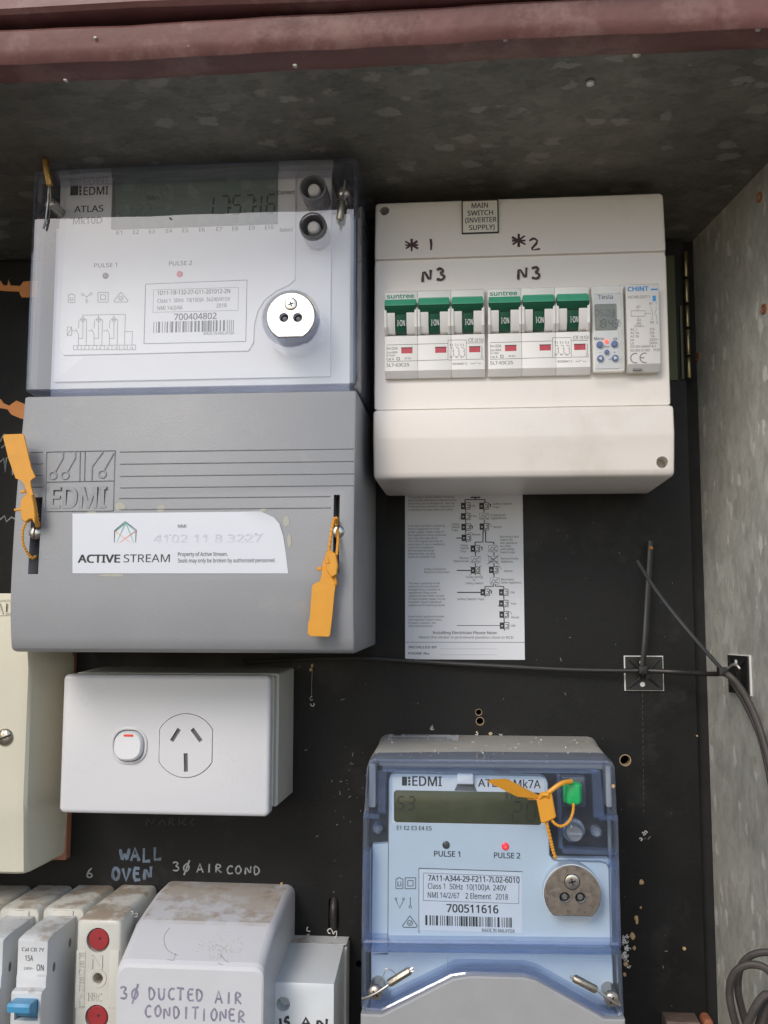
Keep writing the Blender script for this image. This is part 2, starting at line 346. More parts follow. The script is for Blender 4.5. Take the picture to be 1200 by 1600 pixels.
    m3 = N(t, 'ShaderNodeMix', data_type='RGBA'); L(rm.outputs[0], m3.inputs[0]); L(mx.outputs[2], m3.inputs[6]); m3.inputs[7].default_value = (.34*hi[0]/.5,.25*hi[0]/.5,.17*hi[0]/.5,1)
    L(m3.outputs[2], b.inputs['Base Color']); b.inputs['Metallic'].default_value = .35
    rr_ = N(t, 'ShaderNodeMapRange'); rr_.inputs['To Min'].default_value = .42; rr_.inputs['To Max'].default_value = .6; L(sp.outputs[1], rr_.inputs['Value']); L(rr_.outputs[0], b.inputs['Roughness'])
    bp = N(t, 'ShaderNodeBump'); bp.inputs['Strength'].default_value = .25; bp.inputs['Distance'].default_value = .0003; L(wn.outputs[0], bp.inputs['Height']); L(bp.outputs[0], b.inputs['Normal'])
    return mt
DUST = (.30,.22,.15)
M = dict(
 panel=mat('black_panel', (.0075,.0072,.0072), .5, spec=.28, var=.3, vs=40, bump=.3, bs=420, dirt=[((.035,.033,.031),.5,14,.55,False),((.06,.055,.05),.3,60,.62,False),((.16,.15,.13),.45,300,.735,False)]),
 void=mat('black_gap', (.006,.006,.006), .8),
 purple=mat('purple_paint', (.195,.088,.078), .48, var=.2, vs=30, bump=.8, bs=160, dirt=[((.34,.21,.18),.5,26,.50,False),((.11,.045,.04),.6,70,.60,False),((.6,.56,.52),.95,75,.70,False)]),
 purple_dark=mat('purple_gap_shade', (.06,.028,.025), .5, var=.2, vs=60, dirt=[((.2,.15,.13),.6,90,.62,False)]),
 white=mat('box_plastic', (.79,.74,.68), .33, var=.02, vs=20, bump=.04, bs=2500, dirt=[((.55,.47,.38),.3,9,.56,False)], rv=.04),
 brk=mat('breaker_plastic', (.84,.82,.78), .38, var=.015, rv=.03),
 green=mat('green_plastic', (.01,.095,.05), .35, var=.03), green_l=mat('green_highlight', (.06,.34,.21), .35),
 red=mat('red_window', (.52,.05,.07), .3), ink=mat('black_ink', (.03,.03,.03), .6), inkg=mat('grey_ink', (.085,.08,.078), .6), inkl=mat('light_ink', (.20,.20,.20), .6),
 green_ink=mat('green_ink', (.03,.30,.20), .5), blue_ink=mat('blue_ink', (.03,.25,.55), .5), white_ink=mat('white_ink', (.75,.75,.73), .5),
 marker=mat('marker_ink', (.045,.014,.018), .5, var=.3, vs=300), marker_v=mat('violet_marker', (.25,.235,.31), .6, var=.3, vs=250), chalk=mat('grey_marker', (.30,.31,.32), .7, var=.4, vs=300), chalk_b=mat('blue_marker', (.13,.17,.23), .6, var=.5, vs=120),
 paper=mat('paper', (.68,.70,.74), .5, var=.02, vs=30), label=mat('label_white', (.70,.71,.73), .35, var=.01), cream=mat('label_cream', (.70,.67,.58), .4),
 grey=mat('terminal_grey', (.30,.305,.315), .42, var=.025, vs=25, bump=.35, bs=1400, dirt=[((.40,.37,.33),.35,30,.58,False),((.45,.44,.42),.6,700,.74,False)]),
 grey2=mat('body_grey', (.62,.63,.65), .45, var=.02, bump=.1), face=mat('faceplate_grey', (.73,.73,.745), .45, var=.01),
 face7=mat('faceplate_blue', (.56,.62,.66), .45, var=.015), body7=mat('housing_grey', (.37,.36,.33), .5, var=.06, vs=60, bump=.2, dirt=[(DUST,.5,120,.60,True),((.75,.72,.66),.8,420,.70,True)]),
 grey7=mat('lower_cover_grey', (.34,.34,.34), .45, var=.03, bump=.2, bs=1200),
 lcd=mat('lcd_glass', (.16,.205,.185), .25, var=.05), lcd_d=mat('lcd_olive', (.062,.064,.028), .12, var=.3, vs=35), lcd_t=mat('lcd_timer', (.17,.17,.12), .2, var=.05),
 seg=mat('lcd_segment', (.025,.03,.03), .4), seg_d=mat('lcd_segment_dim', (.018,.02,.01), .4), seg_f=mat('lcd_segment_faint', (.09,.12,.11), .4),
 metal=mat('nickel', (.62,.60,.56), .28, metal=1, var=.05, vs=200), metal7=mat('brushed_nickel', (.46,.41,.36), .33, metal=1, var=.06, vs=400, bump=.1, bs=900), steel=mat('zinc_screw', (.55,.53,.48), .3, metal=1, var=.1, vs=300),
 leadm=mat('crimp_alloy', (.42,.38,.31), .38, metal=1, var=.15, vs=500, bump=.6, bs=900), brass=mat('corroded_brass', (.62,.38,.14), .4, metal=1, var=.3, vs=500, bump=.8, bs=900), wire=mat('seal_wire', (.6,.56,.5), .35, metal=1),
 hinge=mat('zinc_passivate', (.26,.22,.12), .32, metal=1, var=.2, vs=100), hinge_g=mat('green_passivate', (.07,.075,.035), .5, metal=.3, var=.25, vs=40),
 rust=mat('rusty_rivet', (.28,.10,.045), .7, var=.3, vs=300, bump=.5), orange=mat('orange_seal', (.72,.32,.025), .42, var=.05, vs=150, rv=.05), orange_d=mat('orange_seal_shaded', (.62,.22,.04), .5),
 gpo=mat('outlet_white', (.69,.69,.70), .28, var=.006, vs=12, rv=.02), gpo_b=mat('mounting_block', (.60,.585,.53), .4, var=.03, vs=30), dark=mat('dark_slot', (.02,.02,.02), .6),
 rubber=mat('grey_rubber', (.13,.13,.135), .4), bezel=mat('grey_bezel', (.24,.24,.25), .3), knob=mat('grey_button', (.50,.48,.46), .45), led_off=mat('led_dark', (.06,.055,.05), .3),
 led=mat('led_red', (.75,.03,.06), .25, emit=((1,.05,.03), .35)), led_core=mat('led_core', (1,.1,.05), .3, emit=((1,.10,.04), 1.0)), led_p=mat('led_pink', (.62,.06,.09), .3),
 creamb=mat('aged_cream', (.72,.68,.54), .42, var=.04, vs=18, bump=.06, bs=900, dirt=[((.40,.33,.22),.5,160,.70,False)]), terra=mat('brown_gasket', (.40,.17,.10), .6, var=.1),
 fuse=mat('aged_porcelain', (.60,.585,.52), .35, var=.04, vs=60, dirt=[(DUST,.8,45,.47,True),((.25,.18,.12),.6,300,.68,False)]),
 fuse2=mat('breaker_grey_white', (.62,.63,.63), .4, var=.03, vs=60, dirt=[(DUST,.65,60,.50,True),((.25,.2,.15),.5,400,.72,False)]),
 acw=mat('isolator_white', (.60,.60,.615), .38, var=.02, vs=40, dirt=[((.43,.37,.30),.8,34,.43,(.92,.97)),((.30,.19,.12),.5,60,.52,(.92,.97)),((.20,.15,.10),.6,500,.66,True)]),
 box2=mat('pale_grey_cover', (.66,.69,.70), .4, var=.02, dirt=[((.12,.11,.10),.9,520,.66,True)]),
 redcap=mat('red_cap', (.33,.025,.03), .5, var=.08), bluet=mat('blue_toggle', (.07,.30,.52), .35), blueb=mat('blue_button', (.06,.11,.30), .4),
 cable=mat('black_cable', (.022,.02,.018), .45, var=.2, vs=200, bump=.2), cable2=mat('dusty_cable', (.05,.042,.037), .55, var=.25, vs=120, bump=.3, bs=600), tie=mat('black_nylon', (.014,.014,.014), .35), foam=mat('white_foam', (.68,.68,.66), .7),
 chip=mat('wood_chip', (.50,.33,.17), .7, var=.3, vs=800), swarf=mat('white_swarf', (.72,.70,.66), .55), plug=mat('green_plug', (.02,.42,.12), .3), holein=mat('raw_board_edge', (.38,.27,.16), .7, var=.2, vs=500),
 tape=mat('tape_residue', (.42,.41,.34), .3), ground=mat('ground_earth', (.19,.15,.12), .9, var=.2, vs=2), render_wall=mat('cabinet_back', (.02,.02,.02), .8),
 clr=clear('clear_cover', (.98,.985,.995), .125, .015, haze=.025), clr_edge=clear('clear_cover_edge', (.78,.81,.90), .10, .07, haze=.12, hcol=(.42,.45,.56)),
 clr7=clear('blue_clear_cover', (.86,.92,.985), .035, .03, haze=.02), clr7_edge=clear('blue_cover_edge', (.78,.84,.95), .07, .06, haze=.11, hcol=(.34,.41,.58)),
 clr_t=clear('flip_lid_plastic', (.95,.95,.93), .045, .05, haze=.035, hcol=(.7,.7,.66)), plastic_c=clear('clear_screw', (.72,.77,.85), .16, .12, haze=.3, hcol=(.6,.66,.75)),
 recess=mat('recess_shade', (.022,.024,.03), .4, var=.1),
 galv=galv('galvanised_side', (.34,.335,.295), (.76,.76,.70), (1,1.5,.6), 200, .10), galv_t=galv('galvanised_top_shaded', (.12,.115,.095), (.34,.325,.28), (.6,1,1), 160, .12),  # top sheet's zinc tones darkened to carry the ceiling's shade
)
for k, c in (('h_r',(.75,.15,.1)),('h_g',(.1,.5,.3)),('h_o',(.8,.4,.1)),('h_c',(.2,.55,.55))): M[k] = mat('logo_'+{'h_r':'red','h_g':'green','h_o':'orange','h_c':'teal'}[k], c, .5)

exec_sections = True
# ------------------------------------------------------------------ the cabinet
cab = thing('meter_cabinet', 'galvanised steel meter cabinet with black mounting panel and purple painted front rail', 'cabinet', 0, -470)
PX1 = W(1090, 1160, 0)[0]
XL, ZB, ZT = -345, -480, 236
WX = lambda d: 144+.26*d          # right side sheet flares outwards
CZ = lambda d: 239.5+.125*d          # top sheet rises a little to the front
p = MB().loft([rr(XL+8, PX1, ZB+10, ZT+1, 0, -9), rr(XL+8, PX1, ZB+10, ZT+1, 0, 0)]).build('mounting_panel', [M['panel'], M['holein']], cab, 0)
cuts = []
for u, v, r in ((748, 1113, 4.5), (750, 1127, 5.5), (977, 1188, 7.5), (561, 1506, 5)): cuts.append(hole(u, v, r, 0, 12))
x0, x1, z0, z1 = RC(513.5, 1401, 528.5, 1456, 0); cuts.append(MB().loft([rr(x0,x1,z0,z1,3,-12), rr(x0,x1,z0,z1,3,5)]))
cut(p, cuts)
for u, v, r in ((748, 1113, 4.5), (750, 1127, 5.5), (977, 1188, 7.5)):
    x, z = W(u, v, 0); R = r*PX(0); g = MB()
    g.lathe(x, z, [(R*1.18,.03),(R*1.12,.15),(R*.99,.1),(R*.97,-4),(R*.97,-8)], 20, capf=False, cap0=False)
    g.build('raw_hole_edge', M['holein'], cab)
MB().box(XL-2, 165, ZB-5, ZT+20, -40, -30).build('back_sheet', M['render_wall'], cab, 0)
MB().add([(PX1-1,ZB,-6),(WX(5)+2,ZB,-6),(WX(5)+2,CZ(0),-6),(PX1-1,CZ(0),-6),(PX1-1,ZB,-12),(WX(5)+2,ZB,-12),(WX(5)+2,CZ(0),-12),(PX1-1,CZ(0),-12)],[(0,1,2,3),(7,6,5,4),(1,5,6,2),(0,4,5,1),(3,2,6,7),(4,0,3,7)]).build('gap_shade_strip', M['void'], cab, 0)  # black strip added to stand for the dark gap beside the panel
dF = 180
MB().add([(WX(-32),ZB,-32),(WX(dF),ZB,dF),(WX(dF),CZ(dF),dF),(WX(-32),CZ(-32),-32),(WX(-32)+1.5,ZB,-32),(WX(dF)+1.5,ZB,dF),(WX(dF)+1.5,CZ(dF),dF),(WX(-32)+1.5,CZ(-32),-32)],[(0,3,2,1),(4,5,6,7),(0,1,5,4),(1,2,6,5),(2,3,7,6),(3,0,4,7)]).build('side_panel', M['galv'], cab, 0)
LX = lambda d: XL-.26*d
MB().add([(LX(-32),ZB,-32),(LX(dF),ZB,dF),(LX(dF),CZ(dF),dF),(LX(-32),CZ(-32),-32),(LX(-32)-1.5,ZB,-32),(LX(dF)-1.5,ZB,dF),(LX(dF)-1.5,CZ(dF),dF),(LX(-32)-1.5,CZ(-32),-32)],[(0,1,2,3),(4,7,6,5),(0,4,5,1),(1,5,6,2),(2,6,7,3),(3,7,4,0)]).build('side_panel', M['galv'], cab, 0)
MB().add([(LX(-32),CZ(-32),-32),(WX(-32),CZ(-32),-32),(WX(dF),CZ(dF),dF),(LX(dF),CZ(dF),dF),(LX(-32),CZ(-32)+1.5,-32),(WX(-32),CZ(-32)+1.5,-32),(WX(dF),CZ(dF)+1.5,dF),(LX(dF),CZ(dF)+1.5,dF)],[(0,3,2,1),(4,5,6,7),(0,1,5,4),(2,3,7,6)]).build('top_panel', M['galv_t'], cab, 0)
MB().box(LX(0), WX(0), ZB-1.5, ZB, -32, dF).build('floor_panel', M['galv'], cab, 0)
# purple rail: rounded lower edge, flat face, then the sheet above it
zc = CZ(dF)
Z0 = zc
zf0 = W(600, 66, dF+18)[1]; zf1 = W(600, 13, dF+22)[1]
def rail(name, prof, mt):
    pr = [(z, d) for z, d in prof]; xs = np.linspace(LX(dF)-25, WX(dF)+25, 40); mb = MB(); L = []
    for i, x in enumerate(xs): L.append([(x, z+.5*math.sin(x*.021+1)*0.6+.25*math.sin(x*.13), d+.4*math.sin(x*.05)) for z, d in pr])
    mb.loft(L); return mb.build(name, mt, cab, 40)
rail('front_rail', ccw([(zc+2,dF-6),(zc-1,dF-5),(zc-2.4,dF-2),(zc-2.2,dF+6),(zc-.5,dF+13),(zf0-1.5,dF+17),(zf0+1,dF+19.3),(zf0+4,dF+20.4),(zf1-2,dF+22),(zf1-.4,dF+21),(zf1,dF+18),(zf1,dF-6)]), M['purple'])
rail('rail_gap', ccw([(zf1+.3,dF-6),(zf1+.3,dF+12),(zf1+6,dF+12),(zf1+6,dF-6)]), M['purple_dark'])  # shade of the gap is put into a darker purple
xs = [(-420, zf1+3.6), (-300, zf1+3.0), (-150, zf1+3.4), (-60, zf1+1.2), (260, zf1+.9)]
for u, v in ((293,68),(336,73),(363,66),(388,64),(410,61),(150,60),(455,85),(790,52),(1190,34),(88,107)):
    ch0 = MB(); x, z = W(u, v, dF+21); P_ = [(x+random.uniform(.5,1.3)*math.cos(t_)*1.1, z+random.uniform(.4,.9)*math.sin(t_)*.8) for t_ in np.linspace(0, 5.5, 8)]
    dz_ = dF+16+(6.0 if z > zf0+3 else 4.6*(z-(zf0-1.5))/5); ch0.prism(ccw(P_), dz_-2, dz_+.15); ch0.build('paint_chip', mat('chipped_undercoat', (.55,.52,.48), .7), cab, 0)
hd = MB()
hd.loft([[(x, z, dF+14), (x, z+.2, dF+27), (x, z+2, dF+29), (x, z+75, dF+30), (x, z+75, dF+14)][::-1] for x, z in xs])
hd.build('head_panel', M['purple'], cab)
# screws in the top sheet, rivets in the side sheet
def frame_at(cx, cz, cd, nrm, mb, r, h, n=14):
    nv = Vector(nrm).normalized(); a = nv.orthogonal().normalized(); b = nv.cross(a); L = []
    for rad, hh in ((r,0),(r,h*.5),(r*.75,h*.9),(r*.35,h)):
        L.append([tuple(Vector((cx,cz,cd))+nv*hh+a*rad*math.cos(2*math.pi*j/n)+b*rad*math.sin(2*math.pi*j/n)) for j in range(n)])
    mb.loft(L)
for u, v, dd in ((1187, 308, None), (1194, 483, None), (1090, 558, None)):
    lo, hi = -10, 155
    for _ in range(40):
        md = (lo+hi)/2
        if W(u, v, md)[0] > WX(md): lo = md
        else: hi = md
    x, z = W(u, v, md); mb = MB(); nv = Vector((-1, 0, .26)).normalized(); c = Vector((WX(md), z, md))
    a = Vector((0,1,0)); b = nv.cross(a)
    L = [[tuple(c+nv*h+(a*math.cos(2*math.pi*j/16)+b*math.sin(2*math.pi*j/16))*r) for j in range(16)] for r, h in ((3.1,0),(3,.5),(2.2,.9),(1.6,.4),(1.2,-.6))]
    mb.loft(L); mb.build('rivet', M['rust'], cab)
for u, v in ((880, 78), (922, 128), (995, 82)):
    lo, hi = 0, dF-1
    for _ in range(40):
        md = (lo+hi)/2
        if W(u, v, md)[1] > CZ(md): lo = md
        else: hi = md
    x, z = W(u, v, md); mb = MB(); frame_at(x, CZ(md), md, (0, -1, .17), mb, 2.4, 1.6); mb.build('screw', M['steel'], cab)
# hinge beside the switch box
x0, x1, z0, z1 = RC(1040, 400, 1059, 594, 1); hg = MB().box(x0, x1, z0, z1, .3, 1.5).build('hinge', M['hinge_g'], cab, 0)
xb, _ = W(1074, 500, 4)
for i, (va, vb) in enumerate(((392, 434), (436, 474), (476, 512), (514, 556), (558, 592))):
    a = W(1074, va, 4)[1]; b = W(1074, vb, 4)[1]; mb = MB()
    mb.tube([(xb, a-.3, 4), (xb, a-.8, 4), (xb, b+.8, 4), (xb, b+.3, 4)], 1.5, 14, taper=[.85,1,1,.85]); mb.build('knuckle', M['hinge'], hg)
x0, x1, z0, z1 = RC(1062, 478, 1069, 592, 2); MB().box(x0, x1, z0, z1, .5, 2.2).build('hinge_leaf', M['hinge_g'], hg, 0)
# writing on the panel
for s_, u, v, w_, h_, sw_, sl2, sd, mt in (('WALL',187,1345,72,20,5.2,-.01,2,'chalk_b'),('OVEN',175,1375,66,20,5.4,.01,5,'chalk_b'),('30',270,1362,32,15,2.6,.03,4,'chalk'),('AIR',308,1363,42,13,2.6,.03,14,'chalk'),('COND',354,1365,56,13,2.6,.03,24,'chalk'),('6',135,1371,16,15,2.4,0,1,'chalk')):
    wr = MB(); hand(wr, s_, u, v, w_, h_, .1, sw_, sl2, seed=sd); wr.build('handwriting', M[mt], cab)
for pl in ([(0,690),(6,678),(12,684),(9,694),(2,700)],[(0,722),(6,716),(8,738),(10,716),(18,712),(20,742)],[(0,812),(7,806),(10,815),(18,808),(26,812)]):
    wr = MB(); strokes(wr, [pl], .1, 3); wr.build('handwriting', M['chalk'], cab)
wr = MB(); strokes(wr, [[(228,1290),(230,1279),(238,1288),(241,1279)],[(247,1289),(254,1280),(258,1289)],[(264,1289),(265,1279),(272,1281),(266,1285),(273,1290)],[(280,1279),(280,1289)],[(290,1279),(283,1285),(291,1289)],[(303,1279),(297,1284),(302,1289)]], .1, 1.3); wr.build('handwriting', mat('faint_marker', (.05,.05,.05), .6), cab)
# scuffs
sc = MB(); rnd = random.Random(11)
for u, v in [(rnd.uniform(480, 1060), rnd.uniform(1060, 1590)) for _ in range(50)]+[(rnd.uniform(830,1060), rnd.uniform(790,1040)) for _ in range(16)]+[(600+rnd.gauss(-45,20), 1240+rnd.gauss(0,30)) for _ in range(26)]:
    a = rnd.uniform(0, 3.1); l = rnd.choice((.8,1.2,2,5))*rnd.uniform(.5,1.3)
    strokes(sc, [[(u, v), (u+l*math.cos(a)*.6, v+l*math.sin(a)*.7), (u+l*math.cos(a), v+l*math.sin(a))]], .05, rnd.uniform(.5,1.1))
tag(sc.build('scuffs', M['chalk'], cab), kind='stuff')
for (u0,u1,sd) in ((1004,1008,1),):
    ln = MB(); v = 1084
    while v < 1270: strokes(ln, [[(u0+(v-1084)*.01, v),(u0+(v-1084)*.01, v+5)]], .05, .6); v += 9
    tag(ln.build('pencil_line', M['inkg'], cab), kind='stuff')

# ------------------------------------------------------------------ shared bits
def screw_slot(mb, x, z, d, r, ang, m0=0, m1=1, cross=False, k=1.0):
    mb.lathe(x, z, [(r, d), (r, d+r*.18*k), (r*.85, d+r*.38*k), (r*.5, d+r*.5*k), (r*.1, d+r*.54*k)], 24, m0)
    for a in ((ang, ang+math.pi/2) if cross else (ang,)):
        c, s = math.cos(a), math.sin(a); w, l = r*.11, r*(.5 if cross else .86); q = [(x+c*l-s*w, z+s*l+c*w), (x-c*l-s*w, z-s*l+c*w), (x-c*l+s*w, z-s*l-c*w), (x+c*l+s*w, z+s*l-c*w)]
        mb.prism(ccw(q), d+.05, d+r*.54*k+.05, m1)
def optical_port(root, u, v, rp, vflat, us, vs_, rs, holes, rh, d0, d1, mt, collar):
    x, z = W(u, v, d1); R = rp*PX(d1); zf = W(u, vflat, d1)[1]; n = 48
    a0 = math.asin(max(-1, (zf-z)/R)); pts = [(x+R*math.cos(a), z+R*math.sin(a)) for a in np.linspace(a0, math.pi-a0, n)]
    pl = ccw(pts)
    col = MB(); col.prism(inset(pl, -.3), d0, d1-1.4, 0, .3); co = col.build('port_collar', collar, root); cut(co, [MB().lathe(*W(a, b, d1), [((rh+.6)*PX(d1), d1-6), ((rh+.6)*PX(d1), d1+3)], 24) for a, b in holes])
    o = MB().prism(pl, d1-1.4, d1, 0, .35).build('optical_port', mt, root)
    cut(o, [MB().lathe(*W(a, b, d1), [(rh*PX(d1), d1-4), (rh*PX(d1), d1+3)], 24) for a, b in holes])
    ln = MB()
    for a, b in holes:
        q = W(a, b, d1); ln.lathe(*q, [(rh*PX(d1)*.98, d1-4), (rh*PX(d1)*.98, d1-3.2)], 20, 0); ln.lathe(*q, [(rh*PX(d1)*.6, d1-3.2), (rh*PX(d1)*.55, d1-2.2), (rh*PX(d1)*.2, d1-1.9)], 16, 1)
    ln.build('port_lens', [M['dark'], M['rubber']], o)
    sc = MB(); q = W(us, vs_, d1); sc.lathe(*q, [((rs+1.5)*PX(d1), d1+.01), ((rs+1.5)*PX(d1), d1+.08)], 24, 1); screw_slot(sc, *q, d1+.08, rs*PX(d1), .3, 0, 1, True, .2); sc.build('port_screw', [M['metal'], M['dark']], o)
def flagseal_loop(mb, pts, r, m=0):
    mb.tube(pts, r, 8, m)
    for i in range(1, len(pts)-1):
        p = Vector(pts[i]); 
        t = (Vector(pts[i+1])-Vector(pts[i-1])).normalized()*r*.5
        mb.tube([tuple(p-t), tuple(p-t*.4), tuple(p+t*.4), tuple(p+t)], r*1.35, 8, m, taper=[.7,1,1,.7])
def smooth(pts, k=4):
    P = [Vector(p) for p in pts]; o = []
    for i in range(len(P)-1):
        a, b, c, d = P[max(i-1,0)], P[i], P[i+1], P[min(i+2,len(P)-1)]
        for j in range(k):
            t = j/k; o.append(tuple(.5*((2*b)+(-a+c)*t+(2*a-5*b+4*c-d)*t*t+(-a+3*b-3*c+d)*t**3)))
    return o+[tuple(P[-1])]
def pts3(l): return [(*W(u, v, d), d) for u, v, d in l]

# ------------------------------------------------------------------ big three phase meter (upper left)
DT = 108
m10 = thing('three_phase_meter', 'large grey electricity meter with clear upper window and grey terminal cover, upper left', 'electricity meter', -148, -20)
xL, xR = W(37, 612, DT)[0], W(557, 612, DT)[0]; zS = W(300, 612, DT)[1]; zBt = W(300, 1019, DT-6)[1]; zTop = 249
hb = MB().rbox(xL+6, xR-6, zS, zTop-5, 0, 88, 2, .8).build('housing', M['grey2'], m10)
DB = 88.0
nx0, nx1, nz0, nz1 = RC(58, 225, 97, 357, DB); mx0, mx1, mz0, mz1 = RC(519, 225, 560, 334, DB)
cut(hb, [MB().box(nx0-10, nx1, nz0, nz1+20, DB-22, DB+6), MB().box(mx0, mx1+10, mz0, mz1+20, DB-22, DB+6)])
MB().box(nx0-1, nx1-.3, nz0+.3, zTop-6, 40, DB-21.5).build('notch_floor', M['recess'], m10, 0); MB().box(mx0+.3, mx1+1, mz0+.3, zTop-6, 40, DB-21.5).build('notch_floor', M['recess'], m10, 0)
# inner plate and overlay
x0, x1, z0, z1 = RC(97, 252, 516, 588, DB+1.2); x0 = W(84, 580, DB+1.2)[0]
MB().rbox(x0, x1, z0, z1, DB-1, DB+1.2, .6, .25).build('front_plate', M['face'], m10)
DO = DB+2.0
ov = [(92,546),(104,292),(108,283),(117,279),(452,265.5),(459,268),(462.5,275),(461,437),(450,446),(432,454),(414,468),(403,485),(397.5,505),(396,535),(388,548),(100,555)]
zz = poly(ov, DO); fp = MB().prism(ccw(zz), DB+1, DO, 0, .15).build('overlay', M['face'], m10)
pr = MB(); outline(pr, ov, DO+.02, 1.2, m=0, th=.08)
# lcd
D1 = DO+.12
x0, x1, z0, z1 = RC(180, 281, 432, 349, D1)
lc = MB().box(x0, x1, z0, z1, DO-.5, D1).build('display', M['lcd'], m10, 0)
fr = MB(); k = .8
for a in ((x0-k,x1+k,z1,z1+k*2.2),(x0-k,x1+k,z0-k*.5,z0),(x0-k*1.8,x0,z0,z1),(x1,x1+k*.6,z0,z1)): fr.box(*a, DO-.3, D1+.55)
fr.build('display_bezel', M['rubber'], lc, 0)
sg = MB(); D2 = D1+.06
u = 329
for ch, du in (('1',13),('7',19),(':',0),('5',20),('7',19),('-',0),('1',14),('6',0)):
    if ch == ':': segs(sg, ':', 360, 332, 2, 24, D2, 3, 1)
    elif ch == '-': segs(sg, ':', 399.5, 330, 2, 24, D2, 3, 1)
    else: segs(sg, ch, u+(2 if ch != '1' else (-9 if u < 350 else -5)), 336-(u-329)*.035, 12, 29, D2, 3, 20); u += du
txt(sg, 'SWA', 229, 313, D2, 23, 7, 0, 0)
sf = MB(); segs(sf, '20', 205, 305, 7, 11, D2, 1.6, 14); segs(sf, '1111', 234, 305, 5, 12, D2, 1.8, 11); segs(sf, '122', 196, 342, 9, 22, D2, 2.5, 15)
strokes(sg, [[(180,354),(180,333),(188,333),(187,343),(182,343)],[(368,340),(372,340),(370,346),(368,340)]], D2, 1.2)
sg.build('digits', M['seg'], lc, 0); sf.build('faint_digits', M['seg_f'], lc, 0)
def edmi(mb, u, v, w, h, d, bw=12, gap=3):
    x0_, x1_, z0_, z1_ = RC(u, v-h, u+bw, v, d); mb.box(x0_, x1_, z0_, z1_, d-.03, d)
    for k in range(3):
        a, b, c, e = RC(u+bw+1.7, v-h+k*h*.36, u+bw+5.2, v-h+k*h*.36+h*.28, d); mb.box(a, b, c, e, d-.03, d)
    txt(mb, 'EDMI', u+bw+5.5+gap, v, d, w-bw-5.5-gap, h, .012)
DI = DO+.12
pk = MB(); edmi(pk, 110, 305, 63, 14, DI); txt(pk, 'ATLAS', 116, 332, DI, 50, 11, .008); txt(pk, 'Mk10D', 114, 350.5, DI, 50, 11, .008)
txt(pk, 'Connect', 434, 304, DI, 28, 6.5, .01); txt(pk, 'PULSE 1', 147, 418, DI, 39, 7, .005); txt(pk, 'PULSE 2', 264, 415, DI, 39, 7, .005)
for i, uu in enumerate((182,208,233,260,285,311,338,363,389,414)): txt(pk, f'E{i+1}', uu, 366.5-(uu-182)*.035, DI, 14 if i == 9 else 9.5, 6.5, .003)
pk.build('lettering', M['ink'], m10, 0)
pb = MB(); txt(pb, 'Select', 437, 362, DI, 22, 6, .01); pb.build('lettering', M['inkg'], m10, 0)
# icons and wiring diagram
def icons(mb, items, d, w):
    for kind, u0, v0, u1, v1 in items:
        cu, cv, ww, hh = (u0+u1)/2, (v0+v1)/2, u1-u0, v1-v0
        if kind == 'bat': outline(mb, [(u0,v0+hh*.12),(cu-ww*.2,v0+hh*.12),(cu-ww*.12,v0),(cu+ww*.12,v0),(cu+ww*.2,v0+hh*.12),(u1,v0+hh*.12),(u1,v1),(u0,v1)], d, w); txt(mb, 'Li', u0+ww*.25, v1-hh*.22, d, ww*.5, hh*.4, .01)
        if kind == 'sq': outline(mb, [(u0,v0),(u1,v0),(u1,v1),(u0,v1)], d, w); a = .25; outline(mb, [(u0+ww*a,v0+hh*a),(u1-ww*a,v0+hh*a),(u1-ww*a,v1-hh*a),(u0+ww*a,v1-hh*a)], d, w)
        if kind == 'tri': outline(mb, [(cu,v0),(u1,v1-hh*.15),(u1-ww*.08,v1),(u0+ww*.08,v1),(u0,v1-hh*.15)], d, w*1.1); outline(mb, ring(cu, v0+hh*.62, hh*.22, 12), d, w, False); strokes(mb, [[(cu-hh*.12,v0+hh*.6),(cu-hh*.02,v0+hh*.72),(cu+hh*.16,v0+hh*.48)]], d, w)
        if kind == 'star':
            for a, b in ((u0+2,v0+3),(u1-2,v0+2),(cu,v1-2)): strokes(mb, [[(cu,cv-1),(a*.8+cu*.2,b*.8+cv*.2)]], d, w); outline(mb, ring(a, b, 2, 8), d, w*.8, False)
        if kind == 'vee': strokes(mb, [[(u0+1.5,v0+3),(cu,v1),(u1-1.5,v0+3)]], d, w); outline(mb, ring(u0+1.5,v0+1.5,1.7,8), d, w*.8, False); outline(mb, ring(u1-1.5,v0+1.5,1.7,8), d, w*.8, False)
        if kind == 'pin': strokes(mb, [[(cu,v0),(cu,v1-4)]], d, w); outline(mb, ring(cu, v1-2, 2, 8), d, w*.8, False)
ic = MB(); icons(ic, (('bat',107,459,117,473),('star',127,457,144,473),('sq',153,457,169,472),('tri',178,456.5,200,472)), DI, .9)
S = lambda *a: strokes(ic, [list(a)], DI, .8)
y0 = 491.5
S((130,y0+1),(196,y0-.5)); S((196,y0),(195,518)); S((195,518),(207,518)); S((207,518),(206,540)); S((195,518),(194.5,540))
for cx, tx in ((129.5, (122,134)), (154, (146,159)), (178, (170,184))):
    S((cx,y0),(cx,529)); outline(ic, ring(cx, 499.5, 3.2, 10), DI, .8, False); S((cx-5,499.5),(cx+6,499.5)); S((cx-6,500),(cx-7,513)); S((cx-11,514),(cx-7,522)); S((cx-7,522),(cx-7,541)); S((cx-7,529),(cx,529)); S((cx+6,500),(cx+5,541))
S((112,517),(119,517)); S((138,517),(143,517)); S((161,517),(167,517)); outline(ic, [(105,511),(112,511),(112,524),(105,524)], DI, .8); S((105,524),(112,511))
outline(ic, [(115,540),(212,539),(212,546.5),(115,546.5)], DI, .8)
for i, s_ in enumerate(('1','2','4','6','8','10','12','14')): S((127+12*i,540),(127+12*i,546)) if i < 7 else None; txt(ic, s_, 119+12*i, 545.5, DI, 3 if len(s_) == 1 else 5.5, 4)
